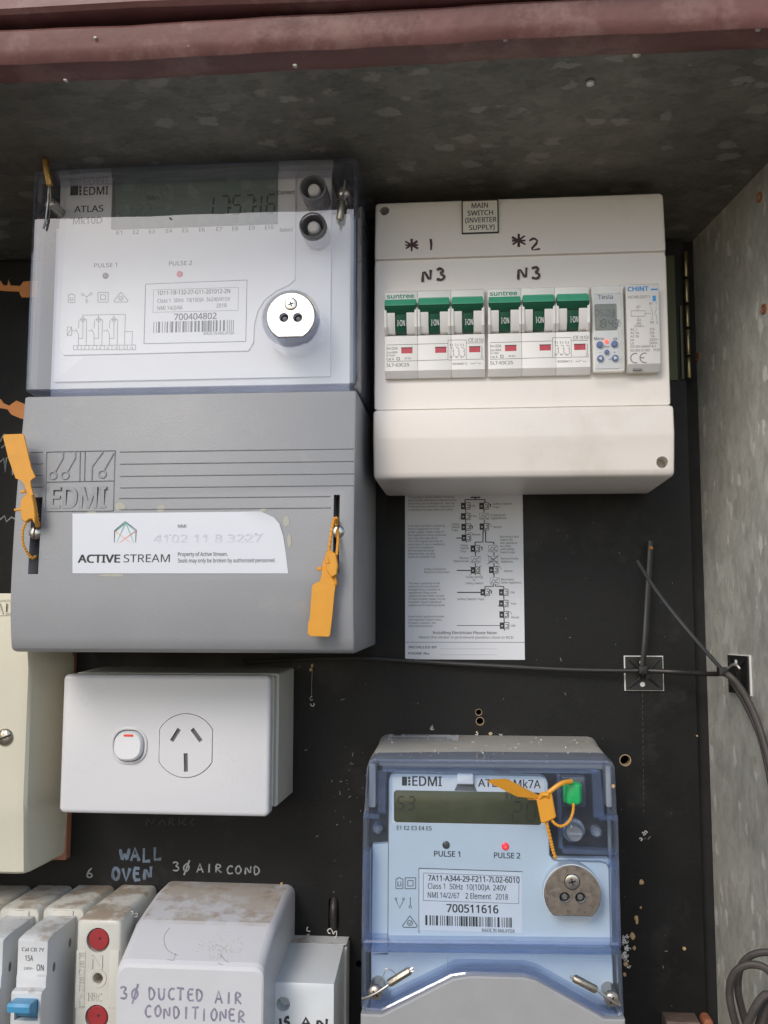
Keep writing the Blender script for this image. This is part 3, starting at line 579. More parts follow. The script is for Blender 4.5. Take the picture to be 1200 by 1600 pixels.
ic.build('symbols', M['inkg'], m10, 0)
# rating label
x0, x1, z0, z1 = RC(229, 442, 385, 534, DO+.1); lb = MB().rbox(x0, x1, z0, z1, DO-.1, DO+.1, .3, .03).build('rating_label', M['label'], m10, 0)
DL = DO+.2; q = MB(); outline(q, [(227.5,444),(386,437.5),(384,533.5),(225,537)], DL-.06, 1.1); outline(q, [(240,453),(373,449),(372,485),(239,488)], DL-.04, .6)
txt(q, '1D11-1B-132-27-G11-201012-2N', 246, 461, DL, 122, 7, .012); txt(q, 'Class 1  50Hz  10(100)A  3x240/415V', 246, 473, DL, 122, 6.5, 0); txt(q, 'NMI 14/2/66', 246, 484.5, DL, 42, 6.5); txt(q, '2018', 338, 480.5, DL, 17, 6.5)
txt(q, '700404802', 272, 500, DL, 71, 10.5, .012); barcode(q, 240, 503, 369, 517, DL); txt(q, 'MADE IN MALAYSIA', 318, 523.5, DL, 51, 5); q.build('label_print', M['ink'], lb, 0)
# leds and buttons
MB().lathe(*W(165, 431, DO), [(5.2*PX(DO), DO-.3), (5.2*PX(DO), DO+.3), (3.5*PX(DO), DO+.7)]).build('pulse_light', M['led_off'], m10)
MB().lathe(*W(281, 428.5, DO), [(5.2*PX(DO), DO-.3), (5.2*PX(DO), DO+.3), (3.5*PX(DO), DO+.7)]).build('pulse_light', M['led_p'], m10)
for u, v in ((490.5, 297.5), (490, 356)):
    x, z = W(u, v, DT-4); k = PX(DT-4)
    bz = MB(); bz.lathe(x, z, [(22*k, DB), (22.3*k, DT-.3), (20*k, DT+.8), (18.5*k, DT-.4), (17*k, DT-6), (15*k, DB+5)], 32, capf=True)
    bz = bz.build('push_button', M['bezel'], m10)
    xb_, zb_ = W(u, v-1, DT+2); MB().lathe(xb_, zb_, [(11*k, DB+4), (10.4*k, DT+1), (9.4*k, DT+2.4), (7*k, DT+3)], 28).build('button_cap', M['knob'], bz)
# sealing screws in the corner notches
for u, v, a in ((75, 315, 1.57), (536.5, 298, 1.2)):
    x, z = W(u, v, DT-3); s_ = MB(); s_.lathe(x, z, [(3.4, DB-22), (3.4, DT-6)], 20, 0); screw_slot(s_, x, z, DT-6, 3.4, a); s_.build('sealing_screw', [M['steel'], M['dark']], m10)
optical_port(m10, 454, 494, 40, 526.5, 454.5, 475, 9, ((443.5,496),(465,496)), 7.6, DB+1, DT+7, M['metal'], M['clr_edge'])
# clear cover: front sheet + rim walls (open at the back)
cz1 = zTop; cx0, cx1 = xL+.3, xR+.3
def shell(x0, x1, z0, z1, d0, d1, t, r, b, mats, root, name='clear_cover', holes=()):
    mb = MB(); L = [rr(x0-1.2, x1+1.2, z0-.6, z1+.8, r, d0), rr(x0, x1, z0, z1, r, d1-b)]
    for k in range(1, 4): a = k/3*math.pi/2; i = b*(1-math.cos(a)); L.append(rr(x0+i, x1-i, z0+i, z1-i, max(r-i,.3), d1-b+b*math.sin(a)))
    mb.loft(L, 1, False, False)
    hl = [[Vector((x,z,0)) for x, z in h] for h in holes]; f = L[-1]
    pts = [[Vector((x,z,0)) for x, z, _ in f]]+hl; tri = geometry.tessellate_polygon(pts); flat = [v for l in pts for v in l]
    mb.add([(v.x, v.y, d1) for v in flat], [t_ if _ccw([(v.x,v.y) for v in flat], t_) else t_[::-1] for t_ in tri], 0)
    # thin lip seen round the sheet (thickness)
    i2 = t; Li = [rr(x0+i2-1.2, x1-i2+1.2, z0+i2, z1-i2, r, d0), rr(x0+i2, x1-i2, z0+i2, z1-i2, r, d1-t)]
    mb.loft([l[::-1] for l in Li], 1, False, False)
    return mb.build(name, mats, root, 20)
hx, hz = W(455, 498, DT); shell(cx0, cx1, zS+.8, cz1, 30, DT, 2.4, 3, 2.2, [M['clr'], M['clr_edge']], m10, holes=[circ(hx, hz, 50*PX(DT), 40)[::-1]]+[circ(*W(u, v, DT), 22.5*PX(DT), 28)[::-1] for u, v in ((490.5,297.5),(490,356))])
MB().lathe(hx, hz, [(50*PX(DT), DB+1.3), (50*PX(DT), DT+.2), (47.5*PX(DT), DT+.2), (46*PX(DT), DB+1.3)], 48, capf=False).build('cover_recess', M['clr_edge'] if 0 else M['clr'], m10)
# terminal cover: softly bulging box
tc = MB(); xs0, xs1 = xL, xR; prof = [(zS-.4, 0), (zS-.4, DT-3.2)]
H = zS-zBt
for k in range(0, 25):
    t = k/24; z = zS-1.2-(H-3.5)*t; prof.append((z, DT-1+8*math.sin(min(t/.78,1)*math.pi/2)-(3.5*((t-.78)/.22)**2 if t > .78 else 0)))
dl = prof[-1][1]; prof += [(zBt+1.5, dl-.9), (zBt+.5, dl-2.4), (zBt, dl-5), (zBt-.2, dl-9), (zBt+1, 0)]
PF = prof
def DTC(z): 
    q = [(a, b) for a, b in PF[2:28]]; 
    return float(np.interp(-z, [-a for a, b in q], [b for a, b in q]))
o = MB().xprism(ccw([(z, d) for z, d in prof]), xs0, xs1, 1.6).build('terminal_cover', M['grey'], m10, 30); tcov = o
def WT(u, v):   # point on the bulging cover under a pixel
    d = DT+4
    for _ in range(12): x, z = W(u, v, d); d = DTC(z)
    return x, z, d
def slotcut(u0, v0, u1, v1):
    a = WT(u0, v0); b = WT(u1, v1); return MB().box(a[0], b[0], b[1], a[1], a[2]-16, a[2]+12)
cut(tcov, [slotcut(521.5, 773, 529.5, 895), slotcut(51, 777, 59.5, 897)])
for u0, u1, v0, v1 in ((521.5,529.5,773,895),(51,59.5,777,897)):
    a = WT(u0, v0); b = WT(u1, v1); MB().add([(a[0],b[1],b[2]-15.5),(b[0],b[1],b[2]-1.5),(b[0],b[1]+9,b[2]-15)], [(0,1,2)]).build('slot_web', M['grey2'], tcov)
# raised ribs and logo
rb = MB()
def rib(u0, u1, v, sl=-.0165, w=1.6, mb=None):
    a = WT(u0, v); b = WT(u1, v+sl*(u1-u0)); z = a[1]; (mb or rb).tube([(a[0], z, DTC(z)+.0), (b[0], z, DTC(z)+.0)], w*PX(DT)/1.6, 8, 0, flat=.55)
for v in (706, 725, 744, 762): rib(188, 552, v)
for v in (778.5, 796): rib(186, 516, v)
rb.build('raised_ribs', M['grey'], tcov); rb = MB()
for v in (706.5, 724.5, 742.5, 761): rib(48, 67, v)
rb.build('short_ribs', M['grey'], tcov)
lg = MB()
def LW(u, v): return WT(u, v)
def ltube(pts, w): lg.tube([tuple(LW(u, v)) for u, v in pts], w*PX(DT), 8, 0, flat=.6)
for pl in ([(73,706),(180,704)],[(73,753),(179,751)],[(71,799),(177,798)],[(73,706),(71,799)],[(180,704),(177,798)],[(125.5,706),(124.5,751)],[(133,706),(132,751)]): ltube(pl, .9)
for cx, top in ((83,108-0),(102,126)): ltube([(cx+16,706),(cx+15.5,716),(cx+3,738)], 1.6); lg.tube([LW(*q) for q in ring(cx, 743, 5.6, 18)], 1.7*PX(DT), 8, 0, flat=.6)
ltube([(143,752),(144,729),(161,706)], 1.8); ltube([(178,708),(162,736)], 1.6); lg.tube([LW(*q) for q in ring(160, 741, 5.6, 18)], 1.7*PX(DT), 8, 0, flat=.6)
dd_ = WT(120, 776)[2]; txt(lg, 'EDMI', 79, 794, dd_+.25, 92, 34, .02, 0, ext=1.0)
lg.build('embossed_logo', M['grey'], tcov)
for u, v, a in ((54.5, 832.5, 1.5), (528.5, 831, 1.45)):
    x, z, d = WT(u, v); s_ = MB(); s_.lathe(x, z, [(3.3, d-14), (3.3, d-.8)], 20, 0); screw_slot(s_, x, z, d-.8, 3.5, a); s_.build('cover_screw', [M['steel'], M['dark']], m10)
# property sticker, curled at its torn corner
st = MB(); rows = []
def sticker_edge(t):   # t 0..1 from top to bottom -> right edge px
    return np.interp(t, [0,.05,.16,.4,.75,1], [408,423,436,443,447.5,450.5])
nu, nv = 26, 10
for j in range(nv+1):
    t = j/nv; v = 802.5+(896-802.5)*t; ue = sticker_edge(t); row = []
    for i in range(nu+1):
        s_ = i/nu; u = 113.5+(ue-113.5)*s_; x, z, d = WT(u, v-(3.2*s_*(1-t))); lift = max(0, s_-.9)*10*max(0, .55-t)*2.2
        row.append((x, z, d+.25+lift))
    rows.append(row)
vs = [p for r in rows for p in r]; fs = []
for j in range(nv):
    for i in range(nu): a = j*(nu+1)+i; fs.append((a, a+nu+1, a+nu+2, a+1))
st.add(vs, fs); stk = st.build('property_sticker', M['paper'], tcov, 60)
def TT(mb, s, u, v, w, h, b=0): x, z, d = WT(u, v-3); txt(mb, s, u, v, d+.35, w, h, b)
q = MB(); TT(q, 'ACTIVE', 122, 879, 69, 12.5, .022); TT(q, 'STREAM', 193, 878.5, 76, 12.5, -.004)
TT(q, 'NMI', 278, 825, 14, 5.5); TT(q, 'Property of Active Stream.', 278, 869, 81, 6.2); TT(q, 'Seals may only be broken by authorised personnel.', 278, 879, 158, 6.2)
dS = WT(195, 835)[2]+.42; outline(q, [(179,829),(195.5,815),(212.5,828),(212,853.5),(178.5,854)], dS, 1.3)
rnd = random.Random(5)
for u, v in ((250,851),(259,851),(292,846),(297,848),(308,844),(312,845),(329,850),(345,850),(381,847),(384,843),(400,834),(410,834),(266,836)): q.lathe(*W(u, v, dS), [(rnd.uniform(.5,1.1)*PX(dS), dS-.05), (.5*PX(dS), dS)], 8)
q.build('sticker_print', M['ink'], stk, 0)
for mt, a, b in (('h_r',(180,853),(211,830)),('h_g',(180,830),(196,816)),('h_g',(196,816),(211,853)),('h_o',(180,830),(211,853)),('h_c',(180,853),(196,816)),('h_c',(196,816),(211,830))):
    l_ = MB(); strokes(l_, [[a, b]], dS, 1.0); l_.build('logo_line', M[mt], stk)
l_ = MB(); TT(l_, '4102 11 8 3227', 240, 848, 176, 13, .0)
l_.build('faded_number', mat('faded_ink', (.63,.65,.69), .6, var=.05, vs=400), stk)
tp = MB()
for cx, cy, w_, h_ in ((188,792,9,7),(252,795,7,7),(143,801,8,4),(411,797,6,3),(447,815,6,9),(452,845,4,12),(175,899,22,2),(85,900,0,0)):
    if w_:
        pg = [(*[0,0],)]; pts = [(cx+w_*math.cos(a)*random.uniform(.7,1.1), cy+h_*math.sin(a)*random.uniform(.7,1.1)) for a in np.linspace(0, 5.8, 9)]
        d = max(WT(*p_)[2] for p_ in pts)+.12; tp.prism(ccw([W(*p_, d) for p_ in pts]), d-.1, d)
tag(tp.build('tape_residue', M['tape'], tcov, 0), kind='stuff')

# seals on the big meter -------------------------------------------------
def crimp(root, a, b, r, mt, endr=.8):
    A, B = Vector(a), Vector(b); t = (B-A); mb = MB(); n = 8
    mb.tube([tuple(A), tuple(A+t*.06), tuple(A+t*.94), tuple(B)], r, 8, 0, taper=[.8,1,1,.8]); return mb.build('crimp_sleeve', mt, root, 40)
s1 = thing('wire_seal', 'brassy crimped wire seal standing above the top left screw of the large meter', 'meter seal', *W(74, 315, DT), DT, 'crimped wire seals on the meters')
crimp(s1, (*W(78, 290, DT+3), DT+3), (*W(70, 249, DT+4), DT+4), 2.0, M['brass'])
w_ = MB(); w_.tube(smooth(pts3([(77,288,DT+3),(75.5,300,DT+3.2),(75,312,DT+2),(73,328,DT+1.5),(71,345,DT+1.5),(68,357,DT+2)])), .55, 8); w_.tube(smooth(pts3([(77,288,DT+3),(79,305,DT+1),(78,322,DT-1),(76,342,DT+.5),(71,354,DT+1.5)])), .35, 8); w_.build('seal_wire', M['wire'], s1)
s2 = thing('wire_seal', 'dull grey crimped wire seal hanging from the top right screw of the large meter', 'meter seal', *W(536, 298, DT), DT, 'crimped wire seals on the meters')
crimp(s2, (*W(535, 314, DT+3), DT+3), (*W(530.5, 344, DT+4), DT+4), 2.0, M['leadm'])
w_ = MB(); w_.tube(smooth(pts3([(539,282,DT+1),(537.5,297,DT+1.5),(535,315,DT+3)])), .5, 8); w_.tube(pts3([(531.5,342,DT+4),(530.5,346,DT+4.2),(529.5,351,DT+4.4)]), .35, 6); w_.tube(pts3([(530,342,DT+4),(528,347,DT+4.2),(526.5,349,DT+4.4)]), .35, 6); w_.build('seal_wire', M['wire'], s2)
# orange pull tight seals
def tagseal(label, flag, neck, body, extra, tails, d, mt=M['orange']):
    r = thing('plastic_seal', label, 'security seal', *W(*neck, d), d, 'orange plastic security seals')
    pl = ccw([W(u, v, d) for u, v in flag]); MB().prism(pl, d-.55, d+.55, 0, .15).build('flag', mt, r, 30)
    b = MB()
    for pg, h0, h1 in body: b.prism(ccw([W(u, v, d) for u, v in pg]), d+h0, d+h1, 0, .4)
    for e in extra: b.tube(pts3(e[0]), e[1], 8)
    b.build('locking_body', mt, r, 30)
    t = MB()
    for pts, rad in tails: flagseal_loop(t, smooth(pts3(pts), 3), rad)
    t.build('strap', mt, r); return r
d = 121
tagseal('orange plastic seal with its flag upright, on the left screw slot of the large meter', [(5,682),(8,679),(35,678),(38,681),(49,730),(56,746),(52,748),(48,752),(49,760),(53,775),(45,778),(40,762),(38,756),(32,750),(25,748),(14,718)], (50,790),
  [([(38,780),(46,772),(54,774),(58,795),(59,806),(58,820),(54,812),(50,812),(44,817),(38,813),(35,792)], -.5, 3.2), ([(31,767),(39,765),(41,770),(33,771)], -.4, .6)], [([(23,797,d+2),(40,795,d+2.4)], .75)],
  [([(43,812,d+1.5),(37,824,d+2),(35,838,d+2),(37,852,d+1),(43,864,d-1),(50,872,d-3),(56,869,d-7)], .62), ([(56,800,d+1),(58,816,d-1),(59,822,d-6)], 1.0)], d)
tagseal('orange plastic seal hanging flag down from the right screw slot of the large meter', [(511,866),(513,884),(516,893),(520,896),(525,912),(523,925),(519,967),(516,992),(514,995),(485,994),(481,990),(482,972),(484,968),(488,915),(493,911),(500,908),(503,897),(504,880)], (518,860),
  [([(510,864),(517,860),(526,866),(529,884),(527,898),(519,903),(511,890)], -.5, 3.0), ([(494,887),(503,885),(504,891),(496,892)], -.4, .6)], [([(511,868,d+2),(513,880,d+2.5)], 1.2)],
  [([(513,866,d+1),(516,845,d+1),(519,824,d),(522,812,d-2),(526,811,d-4),(526,822,d-7)], .75), ([(526,868,d+1),(528,845,d-2),(527,826,d-6)], .7), ([(522,900,d),(524,910,d),(523,914,d)], .9)], d)
# two seal reflections on the left, built as flat orange tags behind the meter
for lab, pg, d in (('orange seal reflection as a flat tag behind the upper left edge of the large meter', [(-20,428),(0,437),(6,446),(12,446),(14,437),(17,446),(32,447),(37,440),(60,439),(60,465),(34,465),(30,456),(8,455),(-20,452)], 34),
                   ('orange seal reflection as a flat tag behind the left edge of the grey terminal cover', [(-20,620),(2,624),(6,630),(15,634),(26,626),(60,640),(60,660),(32,654),(18,648),(12,640),(-20,634)], 32)):
    o = MB().prism(ccw([W(u, v, d) for u, v in pg]), d-.6, d+.6, 0, .15).build('plastic_seal', M['orange_d'], None, 30); tag(o, lab, 'security seal', 'orange plastic security seals')

# ------------------------------------------------------------------ main switch box (upper right)
DM = 79
msb = thing('switch_enclosure', 'white plastic switchboard enclosure with two green switched breakers in its window', 'enclosure', 28, 70)
bx0, bx1 = W(584, 640, DM-3)[0], W(1048, 600, DM-3)[0]
bx1b = W(1055, 700, DM)[0]
zt, zg, zm, zf, zb = W(800, 304, 72)[1], W(800, 402, 75)[1], W(800, 637, DM)[1], W(800, 680, DM)[1], W(800, 746.5, DM-2)[1]
prof = [(zt,0),(zt,64),(zt-.8,68),(zt-2.5,71),(zt-6,72.2),(zg+1.2,75.2),(zg+.7,73.4),(zg-.7,73.4),(zg-1.2,75.4),(zm+.8,76),(zm,0)]
mb = MB(); mb.xprism(ccw(prof), bx0, bx1, 2.0)
cov = mb.build('cover', M['white'], msb, 30)
prof = [(zm,0),(zm,78),(zm-1,79.4),(zf,80.2),(zf-2,80),(zb+4,76.8),(zb+1.6,76.2),(zb+.5,75),(zb,73),(zb,0)]
low = MB().xprism(ccw(prof), bx0-.1, bx1b, 2.2).build('terminal_flap', M['white'], msb, 30)
cut(cov, [hole(600.5, 328.5, 8, 73, 14)]); cut(low, [hole(1035, 722, 9, 78, 12)])
# name plate
dm = 75.3
sl_ = lambda z: np.interp(-z, [-(zt-6), -zg], [72.2, 75.2])
dpl = float(sl_(W(750, 338, 74)[1]))+1.7
pl = poly([(723,316),(776.5,311.5),(780,361.5),(724.5,364.5)], dpl)
x0, x1, z0, z1 = RC(722, 314, 778.5, 363, dpl); npl = MB().box(x0-.3, x1+.3, z0-.3, z1+.3, dpl-1.6, dpl-.1).build('name_plate', M['ink'], msb, 0)
MB().rbox(x0+.4, x1-.4, z0+.5, z1-.4, dpl-.3, dpl+.1, .3, .05).build('plate_face', M['cream'], npl)
q = MB(); dq = dpl+.18
for s_, u, v, w_ in (('MAIN',737,325,26),('SWITCH',730.5,337,41),('(INVERTER',727,348,50),('SUPPLY)',733,359.5,41)): txt(q, s_, u, v, dq, w_, 8, .012)
q.build('plate_lettering', M['ink'], npl, 0)
q = MB()
def sh(u, v): return float(sl_(W(u, v, 74)[1]))+.12
for s_, u, v, w_, h_ in (('*',634,392,26,19),('1',668,392,14,18),('*',799,385,27,20),('2',826,391,24,19)):
    q = MB(); hand(q, s_, u, v, w_, h_, sh, 4.2, seed=int(u)); q.build('handwriting', M['marker'], msb)
for u, sd in ((660, 8), (809, 9)): q = MB(); hand(q, 'N3', u, 439-(u-660)*.012, 41, 19, 76.1, 4.6, -.02, seed=sd); q.build('handwriting', M['marker'], msb)

# three pole breakers -----------------------------------------------------
DBK = 81.5
def breaker():
    r = thing('circuit_breaker', 'left one of the two three pole breakers with green toggles, nearer the large meter', 'circuit breaker', *W(680, 586, DBK), DBK, 'three pole breakers in the enclosure window')
    x0, x1, z0, z1 = RC(601, 454, 758, 586.5, DBK); pw3 = (x1-x0)/3
    for k in range(3):
        b = MB(); a0, a1 = x0+pw3*k+.04, x0+pw3*(k+1)-.04
        zt1 = W(680, 488, DBK)[1]; zt0 = W(680, 521, DBK)[1]
        pr_ = [(z1,60),(z1,DBK-1.6),(z1-1,DBK-.8),(zt1+1.5,DBK-.8),(zt1,DBK-3.5),(zt0,DBK-3.5),(zt0-1,DBK),(z0+3.6,DBK),(z0+2.6,DBK-.8),(z0,DBK-3),(z0,60)]
        b.xprism(ccw(pr_), a0, a1, .25); body = b.build('pole_body', M['brk'], r, 30)
        # guards each side of the toggle
        gl = MB()
        for s_, (ga, gb) in enumerate(((.05, .33), (.67, .95))):
            ga, gb = x0+pw3*(k+ga), x0+pw3*(k+gb); prf = [(zt1+.3,DBK-4),(zt1+.3,DBK+2.6),(zt1-1,DBK+4.2),(zt0+4,DBK+3),(zt0+.4,DBK+.2),(zt0,DBK-4)]
            gl.xprism(ccw(prf), ga, gb, .3)
        for xe in (x0+pw3*k+.1, x0+pw3*(k+1)-1.6): gl.xprism(ccw([(zt1+2.2,DBK-4),(zt1+2.2,DBK+4),(zt1+1,DBK+5.2),(zt0+3,DBK+4),(zt0-.6,DBK+.6),(zt0-.8,DBK-4)]), xe, xe+1.5, .3)
        gl.build('toggle_guard', M['brk'], body, 30)
        # toggle: overhanging green bar and stem
        tg = MB(); za, zb_ = W(680, 466.5, DBK+5)[1], W(680, 475.5, DBK+6)[1]; zc_ = W(680, 490.5, DBK+3)[1]
        tg.xprism(ccw([(za,DBK-1),(za-.3,DBK+4.6),(zb_,DBK+6.4),(zb_-1,DBK+6),(zc_+1,DBK+4.4),(zc_,DBK+3),(zc_,DBK-2)]), x0+pw3*k+.5, x0+pw3*(k+1)-.7, .25)
        zs = W(680, 520, DBK)[1]; tg.xprism(ccw([(zc_+3,DBK-2),(zc_+3,DBK+3.6),(zs+5,DBK+2.2),(zs+1,DBK+.3),(zs,DBK-1.5),(zs,DBK-3)]), x0+pw3*(k+.345), x0+pw3*(k+.655), .3)
        t_ = tg.build('toggle', M['green'], r, 30)
        MB().xprism(ccw([(za+.3,DBK-.9),(za+.1,DBK+4.8),(zb_+.3,DBK+6.7),(zb_-.3,DBK+6.6),(za-.8,DBK+4),(za-.8,DBK-.9)]), x0+pw3*k+.55, x0+pw3*(k+1)-.75, .1).build('toggle_lit_top', M['green_l'], t_, 30)  # lit upper bevel painted in as a lighter green
        if k: MB().box(x0+pw3*k+.9, x0+pw3*(k+1)-1.2, za+.1, za+1.2, DBK-1, DBK+3.4).build('link_bar', M['green_l'], t_, 0)
        q = MB(); dt = DBK+3.35; txt(q, 'I·ON', 621+53*k, 509.5-.9*k, dt, 12, 9.5, .004); q.build('toggle_lettering', M['white_ink'], t_, 0)
        rx0, rx1, rz0, rz1 = RC(627+53*k, 544-.9*k, 644.5+53*k, 552-.9*k, DBK); w_ = MB().box(rx0, rx1, rz0, rz1, DBK-.2, DBK+.05, 0); w_.box(rx0-.1, rx1+.1, rz1, rz1+.35, DBK-.2, DBK+.25, 1); w_.build('indicator_window', [M['red'], M['dark']], body, 0)
    q = MB(); D = DBK+.1
    for a, b in (((604,539),(700,536.5)),((604,565),(700,562)),((729,536),(755,535.5)),((729,561.5),(756,561))): strokes(q, [[a, b]], D-.03, .7, th=.03)
    outline(q, [(700,531.5),(728.5,531),(728.5,562),(700,562.5)], D-.03, .6)
    txt(q, 'In=25A', 604, 546.5, D, 18, 4.2); txt(q, 'Icu=6KA', 604, 552.5, D, 18, 3.6); txt(q, 'Ii=10In', 604, 557, D, 14, 3); txt(q, 'Cat A', 604, 563, D, 12, 4); txt(q, '415V~', 632, 561.5, D, 12, 3)
    txt(q, 'SL7-63C25', 604, 573, D, 36, 5.2); txt(q, 'IEC60947-2', 707, 570, D, 23, 3.2); txt(q, 'CE', 732, 534, D, 8, 5.5); txt(q, 'CB TÜV', 742, 534, D, 14, 5)
    for i in range(3):
        u = 704+8.5*i; txt(q, str(1+2*i), u-1.5, 540.5, D, 2, 3.5); txt(q, str(2+2*i), u-1.5, 559, D, 2.5, 3.5)
        strokes(q, [[(u+3.2,537),(u+3.2,541)],[(u,543),(u+4,544),(u+5,548),(u+2.5,548.5),(u+5.5,550),(u+4,553),(u+6,554),(u+3,557)],[(u+3,557),(u+1,559)]], D, .7)
    strokes(q, [[(753,541),(753,556)]], D, .8); outline(q, ring(753,557.5,1.7,8), D, .5, False); strokes(q, [[(735,568),(741,568),(744,566)],[(746,568),(752,568)]], D, .5)
    outline(q, [(620,558.5),(624,558.5),(624,562.5),(620,562.5)], D, .9)
    q.build('lettering', M['inkg'], r, 0)
    q = MB(); txt(q, 'suntree', 605, 466.5, DBK-.62, 43, 7.0, .014); q.build('brand_lettering', M['green_ink'], r, 0)
    return r
br1 = breaker()
br2 = copy_tree(br1); br2['label'] = 'right one of the two three pole breakers with green toggles, touching the digital timer'
br2.location.x += (W(762.5, 540, DBK)[0]-W(601, 540, DBK)[0])*MM

# digital timer -----------------------------------------------------------
tm = thing('time_switch', 'digital timer with small screen and five blue buttons under a clear flip lid', 'timer', *W(950, 580, 84), 84)
x0, x1, z0, z1 = RC(924.5, 446, 977, 579, 82); MB().rbox(x0, x1, z0, z1, 60, 80, .6, .4).build('body', M['brk'], tm)
x0_, x1_, z0_, z1_ = RC(928, 460, 968, 576, 80); MB().rbox(x0_, x1_, z0_, z1_, 79, 80.6, .5, .2).build('front_plate', M['label'], tm)
a = RC(929, 475, 964.5, 515.5, 81); sc_ = MB().rbox(*a, 80, 80.9, .8, .2).build('display', M['lcd_t'], tm)
q = MB(); segs(q, '05.03', 929.5, 493.5, 5.2, 9, 81, 1.1, 7.5); segs(q, '18:43', 931.5, 511.5, 6, 12, 81, 1.5, 8.3); txt(q, 'On', 955.5, 491, 81, 6, 4); txt(q, 'Auto', 954, 496, 81, 7, 2.5); q.build('digits', M['seg'], sc_, 0)
q = MB(); txt(q, 'Tesla', 934.5, 467.5, 80.75, 23, 7, .004); txt(q, 'Menu', 928.5, 531.5, 80.75, 15, 5, .01); txt(q, 'ok', 958, 531.5, 80.75, 7, 5); txt(q, 'Res', 944, 543, 80.75, 8, 3); txt(q, '-', 936, 552, 80.75, 3, 4); txt(q, '+', 959, 552.5, 80.75, 3, 4); txt(q, 'mode', 951, 562, 80.75, 5, 2); q.build('lettering', M['inkg'], tm, 0)
for u, v, r_, tri in ((937.5,538,5.2,0),(960.5,537,5.2,0),(948.5,549.5,3.8,0),(938.5,559.5,5.2,-1),(961.5,559,5.2,1)):
    x, z = W(u, v, 82); k = PX(82); b = MB().lathe(x, z, [(r_*k,80),(r_*k,81.8),(r_*k*.8,82.3),(r_*k*.4,82.4)]).build('button', M['blueb'], tm)
    if tri: MB().prism(ccw(poly([(u+3.4*tri,v),(u-1.8*tri,v-2.8),(u-1.8*tri,v+2.8)], 82.6)), 82.2, 82.5).build('arrow', M['white_ink'], b, 0)
MB().lathe(*W(948, 533, 81.5), [(3.2*PX(82),80),(3.2*PX(82),81.2),(2*PX(82),81.8)]).build('indicator_lamp', M['led_core'], tm)
x0, x1, z0, z1 = RC(924, 444, 977.5, 579, 86)
lid = MB(); lid.loft([rr(x0,x1,z0,z1,1.2,80.5), rr(x0,x1,z0,z1,1.2,85), rr(x0+.6,x1-.6,z0+.6,z1-.6,1,86)], 0, False, True)
for v_ in (446, 458): zz_ = W(950, v_, 86)[1]; lid.box(x0+1.2, x1-1.2, zz_-.4, zz_, 85, 86.5)
lid.box(x1-2.2, x1-1.6, z0+2, z1-2, 82, 86.4); lid.build('flip_lid', M['clr_t'], tm)
# contactor ---------------------------------------------------------------
ct = thing('contactor', 'narrow grey white modular contactor with blue maker lettering, at the right end of the row', 'contactor', *W(1005, 578, 84), 84)
x0, x1, z0, z1 = RC(977.3, 443.5, 1033, 579, 83.5)
pr_ = [(z1,60),(z1,82.5),(z1-1,83.5),(z0+4,83.5),(z0+3,82.8),(z0,80.5),(z0,60)]
MB().xprism(ccw(pr_), x0, x1, .4).build('body', mat('contactor_plastic', (.62,.60,.57), .42, var=.015), ct, 30)
x0, x1, z0, z1 = RC(990, 574.5, 1004, 577, 84); MB().box(x0, x1, z0, z1, 81, 82.6).build('latch', M['inkl'], ct, 0)
q = MB(); D = 83.62; txt(q, 'CHiNT', 981, 455, D, 32, 7, .03); a = RC(1017, 451, 1027.5, 453.2, D); q.box(*a, D-.03, D); a = RC(1019.5, 462, 1025, 470.5, D); q.box(*a, D-.03, D); q.build('brand_lettering', M['blue_ink'], ct, 0)
q = MB(); txt(q, 'NCH8-25/11', 981.5, 466.5, D, 33, 4.6)
outline(q, [(986,485.5),(1008,485.5),(1008,494),(986,494)], D, .6); txt(q, 'A1', 994, 481.5, D, 6, 4); txt(q, 'A2', 995.5, 502, D, 6, 4); txt(q, '230V', 994, 507, D, 8, 3.2); txt(q, '50/60Hz', 991, 511, D, 15, 3)
strokes(q, [[(997,482),(997,485.5)],[(997.5,494),(997.5,498)],[(1008,489.5),(1017,489.5)],[(1017,479),(1018,485),(1020,489),(1018.5,500)],[(1025,479),(1025.5,483),(1023,489),(1026,494),(1026.5,500)]], D, .5)
txt(q, 'R1  1', 1014.5, 476, D, 11, 3.6); txt(q, 'R2  2', 1016, 505.5, D, 12, 3.6)
for i, (a_, b_) in enumerate((('AC-1','25A'),('AC-7a','25A'),('AC-7b','5A'),('Ue','230V~'),('Ui','500V~'))):
    v_ = 516.5+5.45*i; wa = {4:10,5:13,2:5.5}[len(a_)]; wb = {3:8,2:6,5:14.5}[len(b_)]; txt(q, a_, 985, v_, D, wa, 3.7); txt(q, b_, (1023 if len(b_) < 4 else 1029.5)-wb, v_-.5, D, wb, 3.7)
txt(q, 'IEC/EN 60947-4-1', 985, 543.5, D, 39, 3.7); txt(q, 'IEC/EN 61095', 985, 549.5, D, 30, 3.7); txt(q, 'IP20', 1021, 548.5, D, 10, 3.7)
strokes(q, [ring(993, 559.5, 7.5, 12, 70, 290), ring(1007.5, 559, 7.5, 12, 70, 290), [(1001,559),(1006.5,559)]], D, 1.8)
q.build('lettering', M['inkl'], ct, 0)

